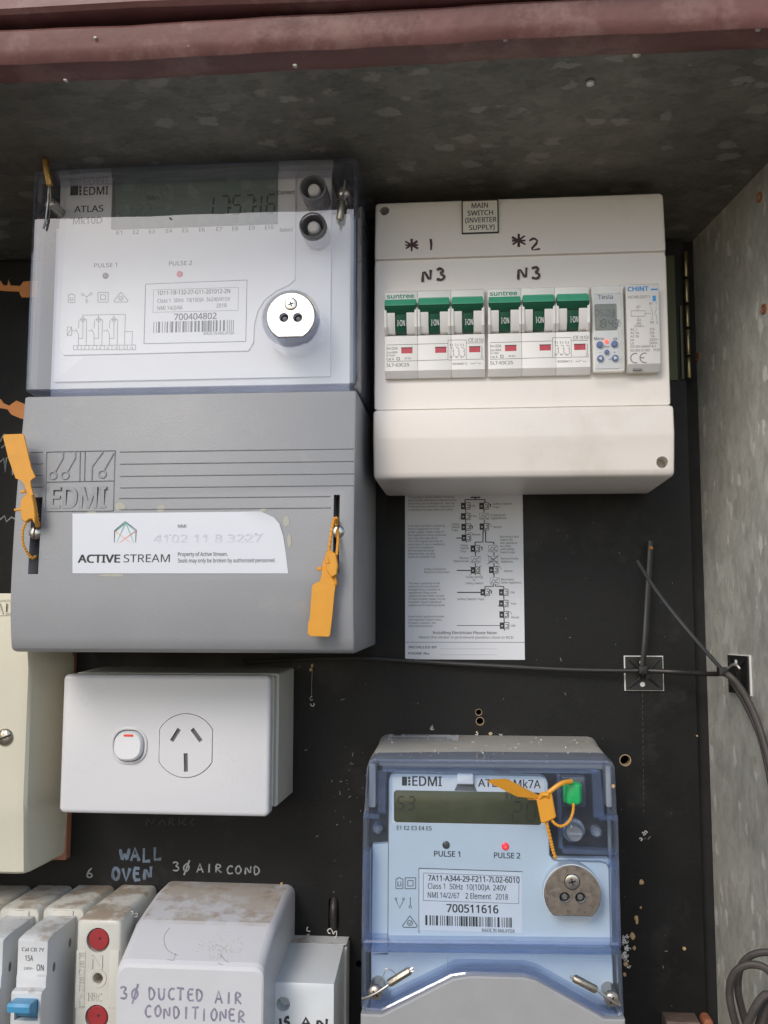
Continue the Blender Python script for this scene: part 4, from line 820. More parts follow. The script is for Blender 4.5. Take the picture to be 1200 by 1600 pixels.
# ------------------------------------------------------------------ instruction sticker
il = thing('instruction_sticker', 'white safety switch instruction sticker with a printed flow chart, below the switch enclosure', 'sticker', *W(726, 1031, 0), 0)
x0, x1, z0, z1 = RC(632.5, 690, 818.5, 1031, .2); x0 = W(633, 900, .2)[0]; x1 = W(819, 950, .2)[0]; MB().box(x0, x1, z0, z1, .02, .2).build('sheet', M['paper'], il, 0)
D = .26; q = MB(); qb = MB()
SX = lambda x, y: (620+x/5.333, 740+y/5.333)
def st_(s, x, y, w_, h_=16, b=0, mb=q): u, v = SX(x, y); txt(mb, s, u, v, D, w_/5.333, h_/5.333, b)
for i, (s_, w_) in enumerate((('This product senses before releasing',385),('from contact with Active & Neutral wires.',405),('Electricity can be dangerous - the use',388),('of this product cannot be regarded as',385),('a substitute for basic electrical safety.',378))): st_(s_, 95, 205+26*i, w_)
for i, (s_, w_) in enumerate((('Trip may have been caused by',310),('fault in appliance or in the',262),('power supply. Keep a note of',296),('the appliances being used and',315),('the times the trips occur.',248),('This information will help an',288),('electrician, if one is needed to',306),('check the installation.',218),('Momentary electrical',215),('disturbances can also',226),('cause an isolated Trip.',230))): st_(s_, 95, 443+25.8*i, w_)
for i, (s_, w_) in enumerate((('Trip was caused by small',258),('amounts of accumulated',254),('leakage from a number of',266),('appliances. Plug some',234),('appliances into other circuits',296),('or have another power circuit',304),('installed. Check individual',270),('appliances for Earthing faults.',306))): st_(s_, 97, 922+26*i, w_)
for i, (s_, w_) in enumerate((('Have faulty appliance tested',294),('and repaired. Steam irons,',274),('fry pans, toasters, etc.',230),('may need attention.',204))): st_(s_, 97, 1198+26.5*i, w_)
st_('Faulty installation', 230, 804, 180); st_('Requires Electrician', 230, 829, 208)
for s_, x, y, w_ in (('ON',618,277,34),('Safety Switch',798,260,160),('Trips',798,287,56),('Test',618,362,48),('Unplug all',782,353,118),('Appliances',782,379,130),('Safety',458,430,62),('Switch',458,454,68),('Trips',458,479,52),('Reset',808,453,66),('Reset',632,516,66),('Reconnect and',862,534,150),('switch ON',862,560,100),('one appliance',862,586,140),('at a time,',862,612,90),('until Safety',862,638,116),('Switch trips',862,664,120),('Safety',530,606,64),('Switch',530,630,68),('Trips',530,656,50),('Phone',524,712,74),('Electrician',476,738,124),('Remove Faulty',866,716,146),('Appliance',866,741,100),('Reset',898,820,66),('Faulty wiring',577,870,136),('or',636,893,20),('Safety Switch',574,922,144),('Reconnect',868,890,106),('Other Appliance',868,916,164),('Safety Switch Trips',504,1054,222),('ON',946,999,34),('Test',948,1092,46),('Reset',955,1206,64),('ON',950,1276,36)): st_(s_, x, y, w_, 17, .006)
st_('Installing Electrician Please Note:', 300, 1336, 530, 22, .018); st_('Attach the sticker in prominent position close to RCD', 180, 1373, 780, 20)
st_('INSTALLED BY', 97, 1456, 234, 20, .02); st_('PHONE No.', 97, 1508, 176, 20, .02)
for y in (1460, 1510):
    for k in range(24): strokes(q, [[SX(365+19.8*k, y), SX(375+19.8*k, y)]], D, .6, th=.03)
strokes(q, [[SX(64,1405), SX(1070,1406)]], D, .8, th=.03)
q.build('lettering', M['inkg'], il, 0)
def sq(x, y, w_=76, h_=54, kind='s'):
    a = RC(*SX(x, y), *SX(x+w_*.5, y+h_), D); 
    if kind == 's':
        qb.box(*a, D-.04, D); outline(qb, [SX(x+w_*.5,y),SX(x+w_,y),SX(x+w_,y+h_),SX(x+w_*.5,y+h_)], D, 1.1); c = SX(x+w_*.74, y+h_*.5); strokes(qb, [[(c[0]-2,c[1]+3),(c[0]+2,c[1]+2.5),(c[0]+2.2,c[1]-1.5),(c[0]-1,c[1]-2)]], D, 1.4)
        strokes(qw, [ring(*SX(x+w_*.25, y+h_*.55), 1.1, 6)], D+.04, .8)
        strokes(qb, [[SX(x+w_*.5,y+h_),SX(x+w_*.5,y+h_+14)]], D, 1.6)
    else:
        outline(qb, [SX(x,y),SX(x+w_,y),SX(x+w_,y+h_),SX(x,y+h_)], D, .5); strokes(qb, [[SX(x+8,y+h_-8),SX(x+26,y+14),SX(x+44,y+26),SX(x+66,y+8)],[SX(x+20,y+h_-6),SX(x+50,y+h_-18),SX(x+70,y+h_-8)]], D, 1.1)
    if kind == 'x': strokes(qb, [[SX(x-10,y-12),SX(x+w_+10,y+h_+12)],[SX(x-10,y+h_+12),SX(x+w_+10,y-12)]], D, .9)
qw = MB()
for x, y, k in ((535,243,'s'),(687,243,'s'),(535,330,'s'),(690,330,'p'),(538,418,'s'),(690,415,'s'),(540,508,'s'),(615,598,'s'),(765,598,'p'),(618,690,'p'),(765,690,'x'),(616,778,'s'),(768,775,'s'),(778,868,'p'),(697,962,'s'),(852,962,'s'),(852,1055,'s'),(855,1148,'s'),(858,1240,'s')): sq(x, y, kind=k)
strokes(qb, [[SX(607,772),SX(706,848)],[SX(607,848),SX(706,768)]], D, .8)
L_ = lambda w_, *p_: strokes(qb, [[SX(*a) for a in p_]], D, w_, th=.04)
L_(2.4,(616,198),(696,198)); L_(2.2,(653,198),(653,217)); L_(2.2,(568,240),(570,217),(734,217),(734,240)); L_(1.6,(573,300),(573,328)); L_(1.6,(573,388),(573,415)); L_(1.6,(573,476),(573,505)); L_(1.6,(727,300),(727,325)); L_(1.6,(729,388),(729,412))
L_(2.2,(718,474),(718,570),(652,572),(652,595)); L_(2.2,(740,474),(740,570),(808,572),(808,590)); L_(1.8,(497,537),(540,537)); L_(1.8,(655,655),(655,685)); L_(1.8,(655,748),(655,775)); L_(1.8,(810,655),(810,685)); L_(1.8,(810,748),(810,772)); L_(1.8,(810,835),(810,862))
L_(1.9,(500,807),(616,807)); L_(2.0,(804,925),(804,940),(736,941),(734,958)); L_(2.0,(822,925),(822,938),(890,941),(892,958)); L_(1.9,(503,990),(697,990)); L_(1.8,(892,1022),(892,1050)); L_(1.8,(893,1112),(893,1145)); L_(1.8,(894,1205),(894,1238)); L_(1.0,(500,1266),(858,1266))
for x, y in ((612,430),(764,250),(694,608),(772,970)): L_(2.0,(x+6,y),(x+18,y+10),(x+14,y+30))
for x, y in ((520,380),(840,1110)): L_(.7,(x,y),(x+18,y-24),(x+40,y-28),(x+55,y-18))
for x, y in ((792,450),(636,520),(870,800),(960,1180)): L_(.7,(x,y-6),(x-14,y-28),(x-30,y-30),(x-45,y-15))
qb.build('flow_chart', M['ink'], il, 0); qw.build('chart_dots', M['white_ink'], il, 0)

# ------------------------------------------------------------------ smaller meter (lower right)
m7 = thing('single_phase_meter', 'smaller electricity meter under a blue tinted clear cover, lower right', 'electricity meter', 8, -240)
D7 = 88.0; DF7 = 81.0
hx0, hx1 = W(573.5, 1190, 80)[0], W(960, 1190, 80)[0]; hz1 = W(760, 1187, 80)[1]; hzb = W(760, 1149, 0)[1]; zE = W(760, 1595, 95)[1]-45
MB().loft([rr(hx0-1,hx1+1,zE+3,hzb,6,0), rr(hx0,hx1,zE,hz1+3,6,18), rr(hx0,hx1,zE,hz1+.8,5,66), rr(hx0+1.5,hx1-1.5,zE+1,hz1-1,4,70)]).build('housing', M['body7'], m7)
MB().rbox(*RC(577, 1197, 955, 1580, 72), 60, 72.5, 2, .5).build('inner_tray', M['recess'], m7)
# side pieces of the body seen through the cover
bp_ = MB()
for pg in ([(582,1320),(607,1318),(606,1490),(580,1492)],[(607,1475),(955,1478),(957,1502),(605,1500)],[(858,1478),(955,1482),(957,1350),(950,1342),(870,1341),(862,1345)],[(580,1492),(700,1495),(700,1525),(600,1572),(580,1572)],[(840,1495),(957,1500),(960,1575),(940,1575),(840,1525)],[(700,1493),(842,1493),(842,1526),(700,1526)]): kk_ = 77.4+.12*len(bp_.v)/40; bp_.prism(ccw(poly(pg, 78)), 72, kk_, 0, .4)
bp_.build('body_front', M['face7'], m7)
# face plate
ov = [(607.5,1218),(610,1211),(617,1208),(845,1212.5),(853,1216),(856,1224),(858.5,1336),(864,1343),(872,1345.5),(940,1347),(948,1350),(951.5,1358),(954.5,1470),(952,1478),(945,1481),(616,1475),(609,1472),(606,1464)]
MB().prism(ccw(poly(ov, DF7)), 74, DF7, 0, .4).build('faceplate', M['face7'], m7)
MB().prism(ccw(poly([(613,1214),(850,1218),(851,1290),(613,1286)], DF7+.05)), DF7-.4, DF7+.06).build('header_strip', M['label'], m7, 0)
pr = MB(); outline(pr, ov, DF7, .9); pr.build('faceplate_line', M['inkl'], m7)
x0, x1, z0, z1 = RC(615.5, 1234.5, 846, 1289, DF7); lcd = MB().rbox(x0, x1, z0, z1, DF7-.5, DF7+.35, 1.6, .2).build('display', M['lcd_d'], m7)
q = MB(); segs(q, '53', 621, 1265, 9, 20, DF7+.45, 1.8, 16); segs(q, '20', 800, 1283, 13, 30, DF7+.45, 2.2, 22); segs(q, '.', 795, 1283, 3, 3, DF7+.45, 2, 4); txt(q, 'kWh', 790, 1248, DF7+.45, 26, 10); q.build('digits', M['seg_d'], lcd, 0)
DI = DF7+.14
q = MB(); edmi(q, 628, 1227.5, 61, 14, DI, 8); txt(q, 'ATLAS', 747, 1229, DI, 48, 11, .01); txt(q, 'Mk7A', 803, 1231, DI, 40, 12, .006); txt(q, 'E1 E2 E3 E4 E5', 620, 1296.5, DI, 53, 6, .008)
txt(q, 'PULSE 1', 678.5, 1338, DI, 39, 8, .012); txt(q, 'PULSE 2', 772, 1340.5, DI, 39, 8, .012); q.build('lettering', M['ink'], m7, 0)
q = MB(); icons(q, (('bat',618.5,1371,629.5,1388.5),('sq',633,1371.5,649.5,1388.5),('vee',617,1403,632,1419),('pin',638,1402,644,1419),('tri',629,1431,652,1449)), DI, 1.1); q.build('symbols', M['inkg'], m7, 0)
tb = MB(); x0, x1, z0, z1 = RC(714, 1209, 740, 1226, DF7+3); tb.rbox(x0, x1, z0, z1, DF7-1, DF7+3, .5, .6); tb.build('tab_button', M['face'], m7)
MB().prism(ccw(poly([(710,1235),(715,1224),(740,1224),(745,1236)], DF7+.4)), DF7, DF7+.4).build('tab_shoulder', M['rubber'], m7, 0)
k = PX(DF7)
MB().lathe(*W(697, 1320, DF7), [(5.8*k,DF7-.2),(5.6*k,DF7+.5),(3.6*k,DF7+.9)]).build('pulse_light', M['led_off'], m7)
pl_ = MB().lathe(*W(789.5, 1322.3, DF7), [(5.8*k,DF7-.2),(5.6*k,DF7+.5),(3.6*k,DF7+.9)]).build('pulse_light', M['led'], m7, label='lit red pulse light')
MB().lathe(*W(790, 1324, DF7+1), [(1.6*k,DF7+.7),(1.5*k,DF7+1.05)]).build('glow_spot', M['led_core'], pl_)
x0, x1, z0, z1 = RC(654.5, 1359, 816.5, 1458, DI); lb = MB().box(x0, x1, z0, z1, DF7, DF7+.12).build('rating_label', M['label'], m7, 0)
DL = DF7+.22; q = MB(); outline(q, [(654.5,1356.5),(816.5,1362)], DL-.05, 1, False); outline(q, [(654.5,1357),(654.5,1458)], DL-.05, .8, False); outline(q, [(661.5,1364),(811,1369.5),(810.5,1412),(661.5,1407)], DL-.04, .6)
txt(q, '7A11-A344-29-F211-7L02-6010', 669, 1376, DL, 137, 8.2, .012); txt(q, 'Class 1  50Hz  10(100)A  240V', 668.5, 1388.5, DL, 118, 8, 0); txt(q, 'NMI 14/2/67    2 Element   2018', 668.5, 1402.5, DL, 120, 8, 0)
txt(q, '700511616', 698, 1425, DL, 77, 11.5, .014); barcode(q, 664.5, 1430, 803, 1449.5, DL, seed=9); txt(q, 'MADE IN MALAYSIA', 753, 1456, DL, 49, 5); q.build('label_print', M['ink'], lb, 0)
optical_port(m7, 894.5, 1398, 42, 1431.5, 894, 1378, 10.5, ((882.5,1402.5),(907,1403)), 8, DF7-1, D7+3, M['metal7'], M['face7'])
# cover: lower edge cut in a trapezoid to clear the terminal cover
def W7(u, v, d=D7): return W(u, v, d)
up = [(573,1200),(577,1188),(585,1186),(950,1189),(957,1191),(961,1200),(965,1274),(567.5,1272)]
mdp = [(573,1200),(577,1188),(585,1186),(950,1189),(957,1191),(961,1200),(964,1270),(966,1276),(971,1480),(564.5,1476),(567,1276),(569,1268)]
lo_ = [(564.5,1482),(971,1487),(975,1585),(968,1591),(944,1590),(838,1532),(818,1526.5),(735,1524.5),(708,1528),(597,1583),(570,1581),(564.5,1574)]
ch = circ(*W7(894.5, 1398), 43.5*PX(D7), 40)
def cover_piece(pg, d0, d1, wall, hl=()):
    P = ccw(poly(pg, d1)); mb = MB(); L = [[(x,z,d0) for x,z in P], [(x,z,d1-1) for x,z in P], [(x,z,d1) for x,z in inset(P,.8)]]
    mb.loft(L, 1, False, False); i = inset(P, wall)
    n = len(P); mb.loft([[(x,z,d1) for x,z in inset(P,.8)], [(x,z,d1+.25) for x,z in inset(P,wall*.5)], [(x,z,d1-.3) for x,z in i]], 1, False, False)
    pts = [[Vector((x,z,0)) for x,z in i]]+[[Vector((x,z,0)) for x,z in h[::-1]] for h in hl]; tri = geometry.tessellate_polygon(pts); fl = [v for l in pts for v in l]
    mb.add([(v.x,v.y,d1-.3) for v in fl], [t if _ccw([(v.x,v.y) for v in fl], t) else t[::-1] for t in tri], 0)
    mb.loft([[(x,z,d1-1.2) for x,z in i], [(x,z,d0) for x,z in i]], 1, False, False)
    return mb
cv = MB()
for pg, d0, d1, wl, hl in ((mdp,58,D7+1.5,2.2,(ch,)),(lo_,50,D7+4,2.0,())):
    c_ = cover_piece(pg, d0, d1, wl, hl); cv.add([], []); o_ = len(cv.v); cv.v += c_.v; cv.f += [tuple(i+o_ for i in f) for f in c_.f]; cv.m += c_.m
cvo = cv.build('clear_cover', [M['clr7'], M['clr7_edge']], m7, 12)
# thick frames moulded into the cover (tinted bars)
br = MB()
for pg, a, b in (([(597,1199),(935,1202),(935,1209),(597,1206)],D7-6,D7-1),([(590,1206),(604,1206),(602,1272),(590,1270)],D7-8,D7-1.5),([(925,1206),(939,1206),(945,1278),(928,1278)],D7-8,D7-1.5),
                 ([(876,1326),(966,1331),(966,1337),(880,1334)],D7-7,D7+1),([(568,1272),(592,1272),(592,1280),(568,1279)],D7-8,D7-.5),([(936,1275),(966,1276),(966,1283),(936,1282)],D7-8,D7-.5),
                 ([(870,1212),(876,1212),(880,1326),(873,1326)],D7-8,D7-2),([(954,1340),(967,1340),(971,1482),(957,1482)],D7-10,D7),([(567,1330),(578,1330),(577,1478),(566,1478)],D7-10,D7)):
    br.prism(ccw(poly(pg, b)), a, b, 0, .5)
br.prism(ccw(poly([(712,1512),(820,1514),(842,1520),(946,1578),(958,1580),(966,1587),(944,1587),(838,1530),(818,1524),(735,1522),(708,1526),(597,1579),(572,1578),(590,1570)], D7+3)), D7-14, D7+2.5, 0, .5)
MB().prism(ccw(poly([(568,1479),(968,1484),(969,1493),(568,1489)], D7+4)), D7, D7+4, 0, 1.5).build('cover_ridge', M['clr7'], cvo, 12)
br.build('cover_rib', M['clr7_edge'], cvo)
# side clips
for u0, u1, v0, v1 in ((577,587,1193,1262),(946,956,1196,1262)):
    x0, x1, z0, z1 = RC(u0, v0, u1, v1, 84); MB().rbox(x0, x1, z0, z1, 62, 84, 1, .6).build('side_clip', M['grey7'], m7)
lg_ = MB(); 
for u, v in ((589,1296),(933,1302)): lg_.lathe(*W(u, v, 80), [(9*PX(80),72),(8*PX(80),79),(4*PX(80),81)], 20)
lg_.build('cover_post', M['plastic_c'], m7)
# clear sealing screw under the green plug
x, z = W(897, 1300, 86); s_ = MB(); s_.lathe(x, z, [(6,72),(6,82),(4.6,83),(4.4,89),(3.6,91)], 28); s_.box(x-3.6, x+3.6, z-.5, z+.5, 90.5, 91.6); s_.build('clear_screw', M['plastic_c'], m7)
x0, x1, z0, z1 = RC(877, 1213, 916, 1262, 84); MB().rbox(x0, x1, z0, z1, 72, 83, 1, .5).build('plug_socket', M['clr7_edge'], m7)
# sealing lead on the right sheet of the top
# terminal cover below
dlow = 96; tp_ = [(563.5,1585),(597,1586.5),(708,1530),(735,1526),(818,1528),(838,1533.5),(944,1593),(977,1594)]
P = poly(tp_, dlow); bz = P[0][1]-60; P2 = ccw(P+[(P[-1][0], bz), (P[0][0], bz)])
MB().prism(P2, 40, dlow, 0, .8).build('terminal_cover', M['grey7'], m7, 30)
# top sticker, lying on the sloping top
ts = MB(); a0 = W(611, 1144, 6); 
def ztop(d): return float(np.interp(d, [0,18,66,72], [hzb, hz1+3, hz1+.8, hz1-1]))
def WTP(u, v):
    lo, hi = 0.5, 80
    for _ in range(40):
        md = (lo+hi)/2; 
        if W(u, v, md)[1] > ztop(md): hi = md
        else: lo = md
    return (W(u, v, md)[0], ztop(md)+.12, md)
c4 = [WTP(605.5,1156.5), WTP(715.5,1157.5), WTP(717,1146.5), WTP(608,1145)]
ts.add([c4[0], c4[1], c4[2], c4[3]], [(0,1,2,3)]); tso = ts.build('top_sticker', M['label'], m7, 0)
q = MB()
def top_txt(s, u, v, w_, hmm, b=0):
    vs, fs = glyphs(s, b, False); x0 = min(p[0] for p in vs); x1 = max(p[0] for p in vs); X, Z, Dd = WTP(u, v); sx = w_*PX(Dd)/(x1-x0)
    q.add([(X+(p[0]-x0)*sx, ztop(Dd-p[1]/CAP*hmm)+.2, Dd-p[1]/CAP*hmm) for p in vs], fs)
top_txt('EDMI', 633, 1149.7, 36, 7, .012); top_txt('V2', 704, 1149.5, 7, 6); top_txt('SMP ENERGY METER', 613, 1153.2, 84, 4); top_txt('Calibration date 28-11-2018', 613, 1156, 92, 4)
a = WTP(614,1149.7); q.add([(a[0],ztop(a[2])+.2,a[2]),(a[0]+5,ztop(a[2])+.2,a[2]),(a[0]+5,ztop(a[2]-6)+.2,a[2]-6),(a[0],ztop(a[2]-6)+.2,a[2]-6)],[(0,1,2,3)])
q.build('sticker_print', M['inkg'], tso, 0)
for u, v, a in ((587,1550,.8),(955.5,1560,-.5)):
    x, z = W(u, v, D7+3); s_ = MB(); s_.lathe(x, z, [(3.6,70),(3.6,D7+2)], 20, 0); screw_slot(s_, x, z, D7+3.6, 3.7, a, cross=True); s_.build('cover_screw', [M['metal7'], M['dark']], m7)
dz = D7+8
s3 = thing('wire_seal', 'crimped wire seal at the lower left screw of the smaller meter', 'meter seal', *W(587, 1550, dz), dz, 'crimped wire seals on the meters')
crimp(s3, (*W(607, 1537, dz), dz), (*W(641, 1516, dz), dz), 2.1, M['leadm'])
w_ = MB(); w_.tube(smooth(pts3([(566,1560,dz-3),(578,1556,dz-1),(592,1549,dz),(608,1538,dz)])), .6, 8); w_.tube(smooth(pts3([(566,1566,dz-6),(572,1562,dz-4),(586,1553,dz-1)])), .35, 6); w_.tube(smooth(pts3([(592,1538,dz-2),(600,1522,dz),(603,1514,dz),(612,1516,dz),(620,1524,dz)])), .25, 6); w_.tube(pts3([(640,1516,dz),(646,1512,dz)]), .7, 6); w_.tube(pts3([(641,1518,dz),(646,1518,dz)]), .6, 6); w_.build('seal_wire', M['wire'], s3)
s4 = thing('wire_seal', 'crimped wire seal at the lower right screw of the smaller meter', 'meter seal', *W(955, 1560, dz), dz, 'crimped wire seals on the meters')
crimp(s4, (*W(896, 1528, dz), dz), (*W(932, 1547, dz), dz), 2.1, M['leadm'])
w_ = MB(); w_.tube(smooth(pts3([(931,1546,dz),(945,1556,dz),(958,1565,dz-1),(969,1571,dz-4)])), .6, 8); w_.tube(smooth(pts3([(969,1571,dz-4),(966,1562,dz-4),(955,1552,dz-3),(944,1550,dz-1)])), .3, 6); w_.tube(pts3([(897,1528,dz),(891,1526,dz)]), .7, 6); w_.build('seal_wire', M['wire'], s4)
# green plug and the orange seal that holds it
d = 98
gp = thing('seal_plug', 'bright green plastic plug at the top right corner of the smaller meter', 'plug', *W(896, 1240, 90), 90)
x0, x1, z0, z1 = RC(884, 1223, 908, 1258, 92); MB().rbox(x0, x1, z0, z1, 86, 93, 2.2, 1.4).build('plug_cap', M['plug'], gp); x0, x1, z0, z1 = RC(880, 1224, 910, 1255, 88); MB().rbox(x0, x1, z0, z1, 82, 88, 1, .5).build('plug_flange', M['plug'], gp)
r = thing('plastic_seal', 'orange plastic seal with a long flag, looped through the green plug of the smaller meter', 'security seal', *W(852, 1262, d), d, 'orange plastic security seals')
fl = [(761,1221,d+14),(766,1217.5,d+13),(790,1216.5,d+9),(798,1220,d+8),(842,1243,d+1),(838,1247,d),(808,1244.5,d+6)]
P = [(*W(u, v, dd), dd) for u, v, dd in fl]; n = len(P)
mb = MB(); c0 = [(x, z, dd+.6) for x, z, dd in P]; c1 = [(x+.15, z-.1, dd-.6) for x, z, dd in P]; mb.add(c0+c1, [tuple(range(n))[::-1], tuple(range(n, 2*n))]+[(i, (i+1)%n, (i+1)%n+n, i+n) for i in range(n)]); mb.build('flag', M['orange'], r, 20)
b = MB(); b.prism(ccw(poly([(838,1248),(862,1239),(868.5,1275),(866,1278),(849,1285.5),(845,1284)], d)), d-2.2, d+2, 0, .5); b.prism(ccw(poly([(822,1247),(836,1246),(841,1249),(826,1250)], d)), d-.6, d+.6, 0, .2); b.tube(pts3([(843,1247,d+1),(848,1241,d+2),(855,1241,d+2),(857,1246,d+1)]), 1.4, 8); b.build('locking_body', M['orange'], r, 30)
t = MB(); t.tube(smooth(pts3([(843,1246,d),(855,1240,d+1),(868,1230,d+1),(880,1223,d),(893,1221,d-3)])), 1.25, 8); flagseal_loop(t, smooth(pts3([(896,1256,d-5),(895,1270,d-2),(888,1285,d),(876,1291,d+1),(866,1286,d+1),(861,1279,d)]), 3), .65); flagseal_loop(t, smooth(pts3([(853,1283,d),(857,1298,d),(861,1315,d-1),(864,1328,d-1),(868,1341,d-2)]), 3), .75); t.build('strap', M['orange'], r)

# ------------------------------------------------------------------ power outlet
po = thing('power_outlet', 'white single power outlet with rocker switch on a mounting block', 'power outlet', -174, -75)
DP = 60; x0, x1, z0, z1 = RC(96, 1053.5, 421, 1277, DP); x0 = W(95, 1165, DP)[0]; x1 = W(421.5, 1165, DP)[0]
bxl, bxr = x0+1.5, W(458, 1150, 0)[0]; MB().loft([rr(bxl-.5,bxr,z0+2.5,W(458,1043,0)[1],1.5,0), rr(bxl,bxr-.6,z0+3,z1+.2,1.5,44), rr(bxl+1,bxr-1.8,z0+4,z1-1,1.5,45), rr(bxl+1,bxr-1.8,z0+4,z1-1,1.5,52)]).build('mounting_block', M['gpo_b'], po)
pl = MB().rbox(x0, x1, z0, z1, 51, DP, 3.2, 2.4, n=6).build('wall_plate', M['gpo'], po)
sx, sz = W(289.5, 1165, DP); 
def capsule(u0, u1, v0, v1, d, arc=.35):
    "round disc with straight cut sides"
    x0, x1, z0, z1 = RC(u0, v0, u1, v1, d); cx, cz = (x0+x1)/2, (z0+z1)/2; R = (z1-z0)/2; hx = (x1-x0)/2; a = math.acos(min(1, hx/R)); P = []
    for s_ in (0, 1):
        for k in range(13): t = a+(math.pi-2*a)*k/12+math.pi*s_; P.append((cx+R*math.cos(t), cz+R*math.sin(t)))
    return P
cp = ccw(capsule(250.5, 330.5, 1115, 1215.5, DP))
def slot(u0, v0, u1, v1, w, d, dep=14):
    A, B = Vector(W(u0, v0, d)), Vector(W(u1, v1, d)); t = (B-A).normalized(); nn = Vector((-t.y, t.x))*w*PX(d)/2
    return MB().prism(ccw([tuple(A+nn), tuple(A-nn), tuple(B-nn), tuple(B+nn)]), d-dep, d+3)
rx0, rx1, rz0, rz1 = RC(174.5, 1136, 229.5, 1194, DP)
cut(pl, [MB().prism(inset(cp, -.35), DP-3, DP+3), MB().loft([rr(rx0+1.2,rx1-1.2,rz0+1.2,rz1-1.2,6,DP-6), rr(rx0+1.2,rx1-1.2,rz0+1.2,rz1-1.2,6,DP+3)])])
sf = MB().prism(cp, DP-3, DP+.25, 0, .2).build('socket_face', M['gpo'], po)
sls = [((280,1139),(268,1158)),((300,1139),(314,1158)),((290,1177),(290.5,1206))]
cut(sf, [slot(*a, *b, 6.5, DP+.25, 2.4) for a, b in sls])
q = MB()
for a, b in sls: c_ = slot(*a, *b, 6.3, DP+.25, 2.2); c2 = MB(); q.v, q.f, q.m = q.v, q.f, q.m; A, B = W(*a, DP), W(*b, DP); 
for a, b in sls:
    A, B = Vector(W(*a, DP)), Vector(W(*b, DP)); t = (B-A).normalized(); nn = Vector((-t.y, t.x))*1.05; q.prism(ccw([tuple(A+nn), tuple(A-nn), tuple(B-nn), tuple(B+nn)]), DP-2.6, DP-1.1)
q.build('socket_slot', M['rubber'], sf, 0)
rg = MB(); Lr = [rr(rx0,rx1,rz0,rz1,9,DP-.1,8), rr(rx0,rx1,rz0,rz1,9,DP+.7,8), rr(rx0+.6,rx1-.6,rz0+.6,rz1-.6,8.4,DP+1,8), rr(rx0+1.4,rx1-1.4,rz0+1.4,rz1-1.4,7.6,DP+.6,8), rr(rx0+1.5,rx1-1.5,rz0+1.5,rz1-1.5,7.5,DP-3,8)]; rg.loft(Lr, 0, False, False); rgo = rg.build('switch_surround', M['gpo'], po)
rk = MB(); a, b, c_, e = rx0+1.9, rx1-1.9, rz0+1.9, rz1-1.9; H_ = e-c_
L = []
for dd, ins, in ((DP-4,0),(DP,0),(DP+2.0,.5),(DP+2.8,1.4)):
    L.append([(x, z, dd+(-(z-c_)/H_*2.6+1.6 if dd > DP-3 else 0)) for x, z, _ in rr(a+ins, b-ins, c_+ins, e-ins, 7-ins, 0, 8)])
rk.loft(L); rko = rk.build('rocker', M['gpo'], rgo)
zq = W(200, 1149, DP)[1]; ddr = DP+2.8-(zq-c_)/H_*2.6+1.6; x0_, x1_, z0_, z1_ = RC(193.5, 1147.3, 208.5, 1151, DP+2); MB().rbox(x0_, x1_, z0_, z1_, ddr-1, ddr+.25, .5, .1).build('red_mark', mat('red_mark', (.85,.07,.04), .4), rgo)

# ------------------------------------------------------------------ cream fuse box at the left edge
fb = thing('cream_fuse_box', 'aged cream plastic service box cut off by the left edge of the photo', 'service box', -320, -150)
xr = W(108, 1200, 6)[0]; DU = 62; ztp, zbt = W(20, 927, DU)[1], W(20, 1371, DU-2)[1]; XLm = xr-88
MB().rbox(XLm-2, xr+.2, W(110,1338,3)[1]-1.5, W(110,940,3)[1], 0, 7, 1, .4).build('gasket', M['terra'], fb)
# faceted moulding: side flares towards the front, front chamfers
def fl_(z, d): return (z, d)
secs = [(ztp, -1.2, 50, 58), (ztp-3, -.2, 54, 60), (W(30,1020,DU)[1], 0, 56, DU+1.5), (W(25,1045,DU)[1], .6, 60, DU+1), (W(20,1255,DU)[1], .6, 60, DU+1), (W(25,1280,DU)[1], .2, 57, DU-1), (zbt+2, -.8, 50, 56), (zbt, -2.5, 46, 52)]
L = []
for z, dx, ds, df in secs:
    xe = xr+dx; L.append([(XLm, z, 5), (XLm, z, df), (xe-9, z, df), (xe-4, z, df-1.2), (xe-2.4, z, ds), (xe, z, 5)][::-1])
bxm = MB().loft(L[::-1]).build('cover', M['creamb'], fb, 25)
xq, zq = W(8, 1152, DU+1); s_ = MB(); screw_slot(s_, xq, zq, DU+.6, 5.0, .35); s_.build('cover_screw', [M['leadm'], M['dark']], fb)
q = MB(); txt(q, 'UNIVERSAL', -112, 958.5, 61.6, 140, 17, .0, 0, ext=.7); outline(q, [(-120,938),(31,937),(30,961),(-120,964)], 61.4, 1.2, th=.3); q.build('embossed_name', M['creamb'], fb)

# ------------------------------------------------------------------ bottom row
# fuse bases standing at the back
def fuse_holder(u0, u1, lab):
    z1f = W((u0+u1)/2, 1419, 48)[1]; x0, _ = W(u0, 1419, 48); x1, _ = W(u1, 1419, 48); z1b = W(u1+45, 1384, 0)[1]
    mb = MB(); L = [rr(x0,x1,z1f-95,z1b,3.2,0,5), rr(x0,x1,z1f-95,z1f+.3,3.2,46.5,5), rr(x0+.6,x1-.6,z1f-94,z1f-.4,2.8,48,5)]; mb.loft(L)
    o = mb.build('porcelain_body', M['fuse'], None, 35)
    r = thing('fuse_holder', lab, 'fuse holder', (x0+x1)/2, z1f-95, 0, 'fuse holders in a row on the panel'); par(o, r)
    x, z = (x0+x1)/2, z1f; MB().rbox(x-6, x+6, z-8, z-1.2, 46, 48.8, .5, .3).build('terminal_shroud', M['fuse'], r); return r
fuse_holder(-72, -8, 'browned porcelain fuse holder at the far left, under the cream service box')
fuse_holder(-1, 62, 'dusty porcelain fuse holder directly behind the leftmost grey breaker')
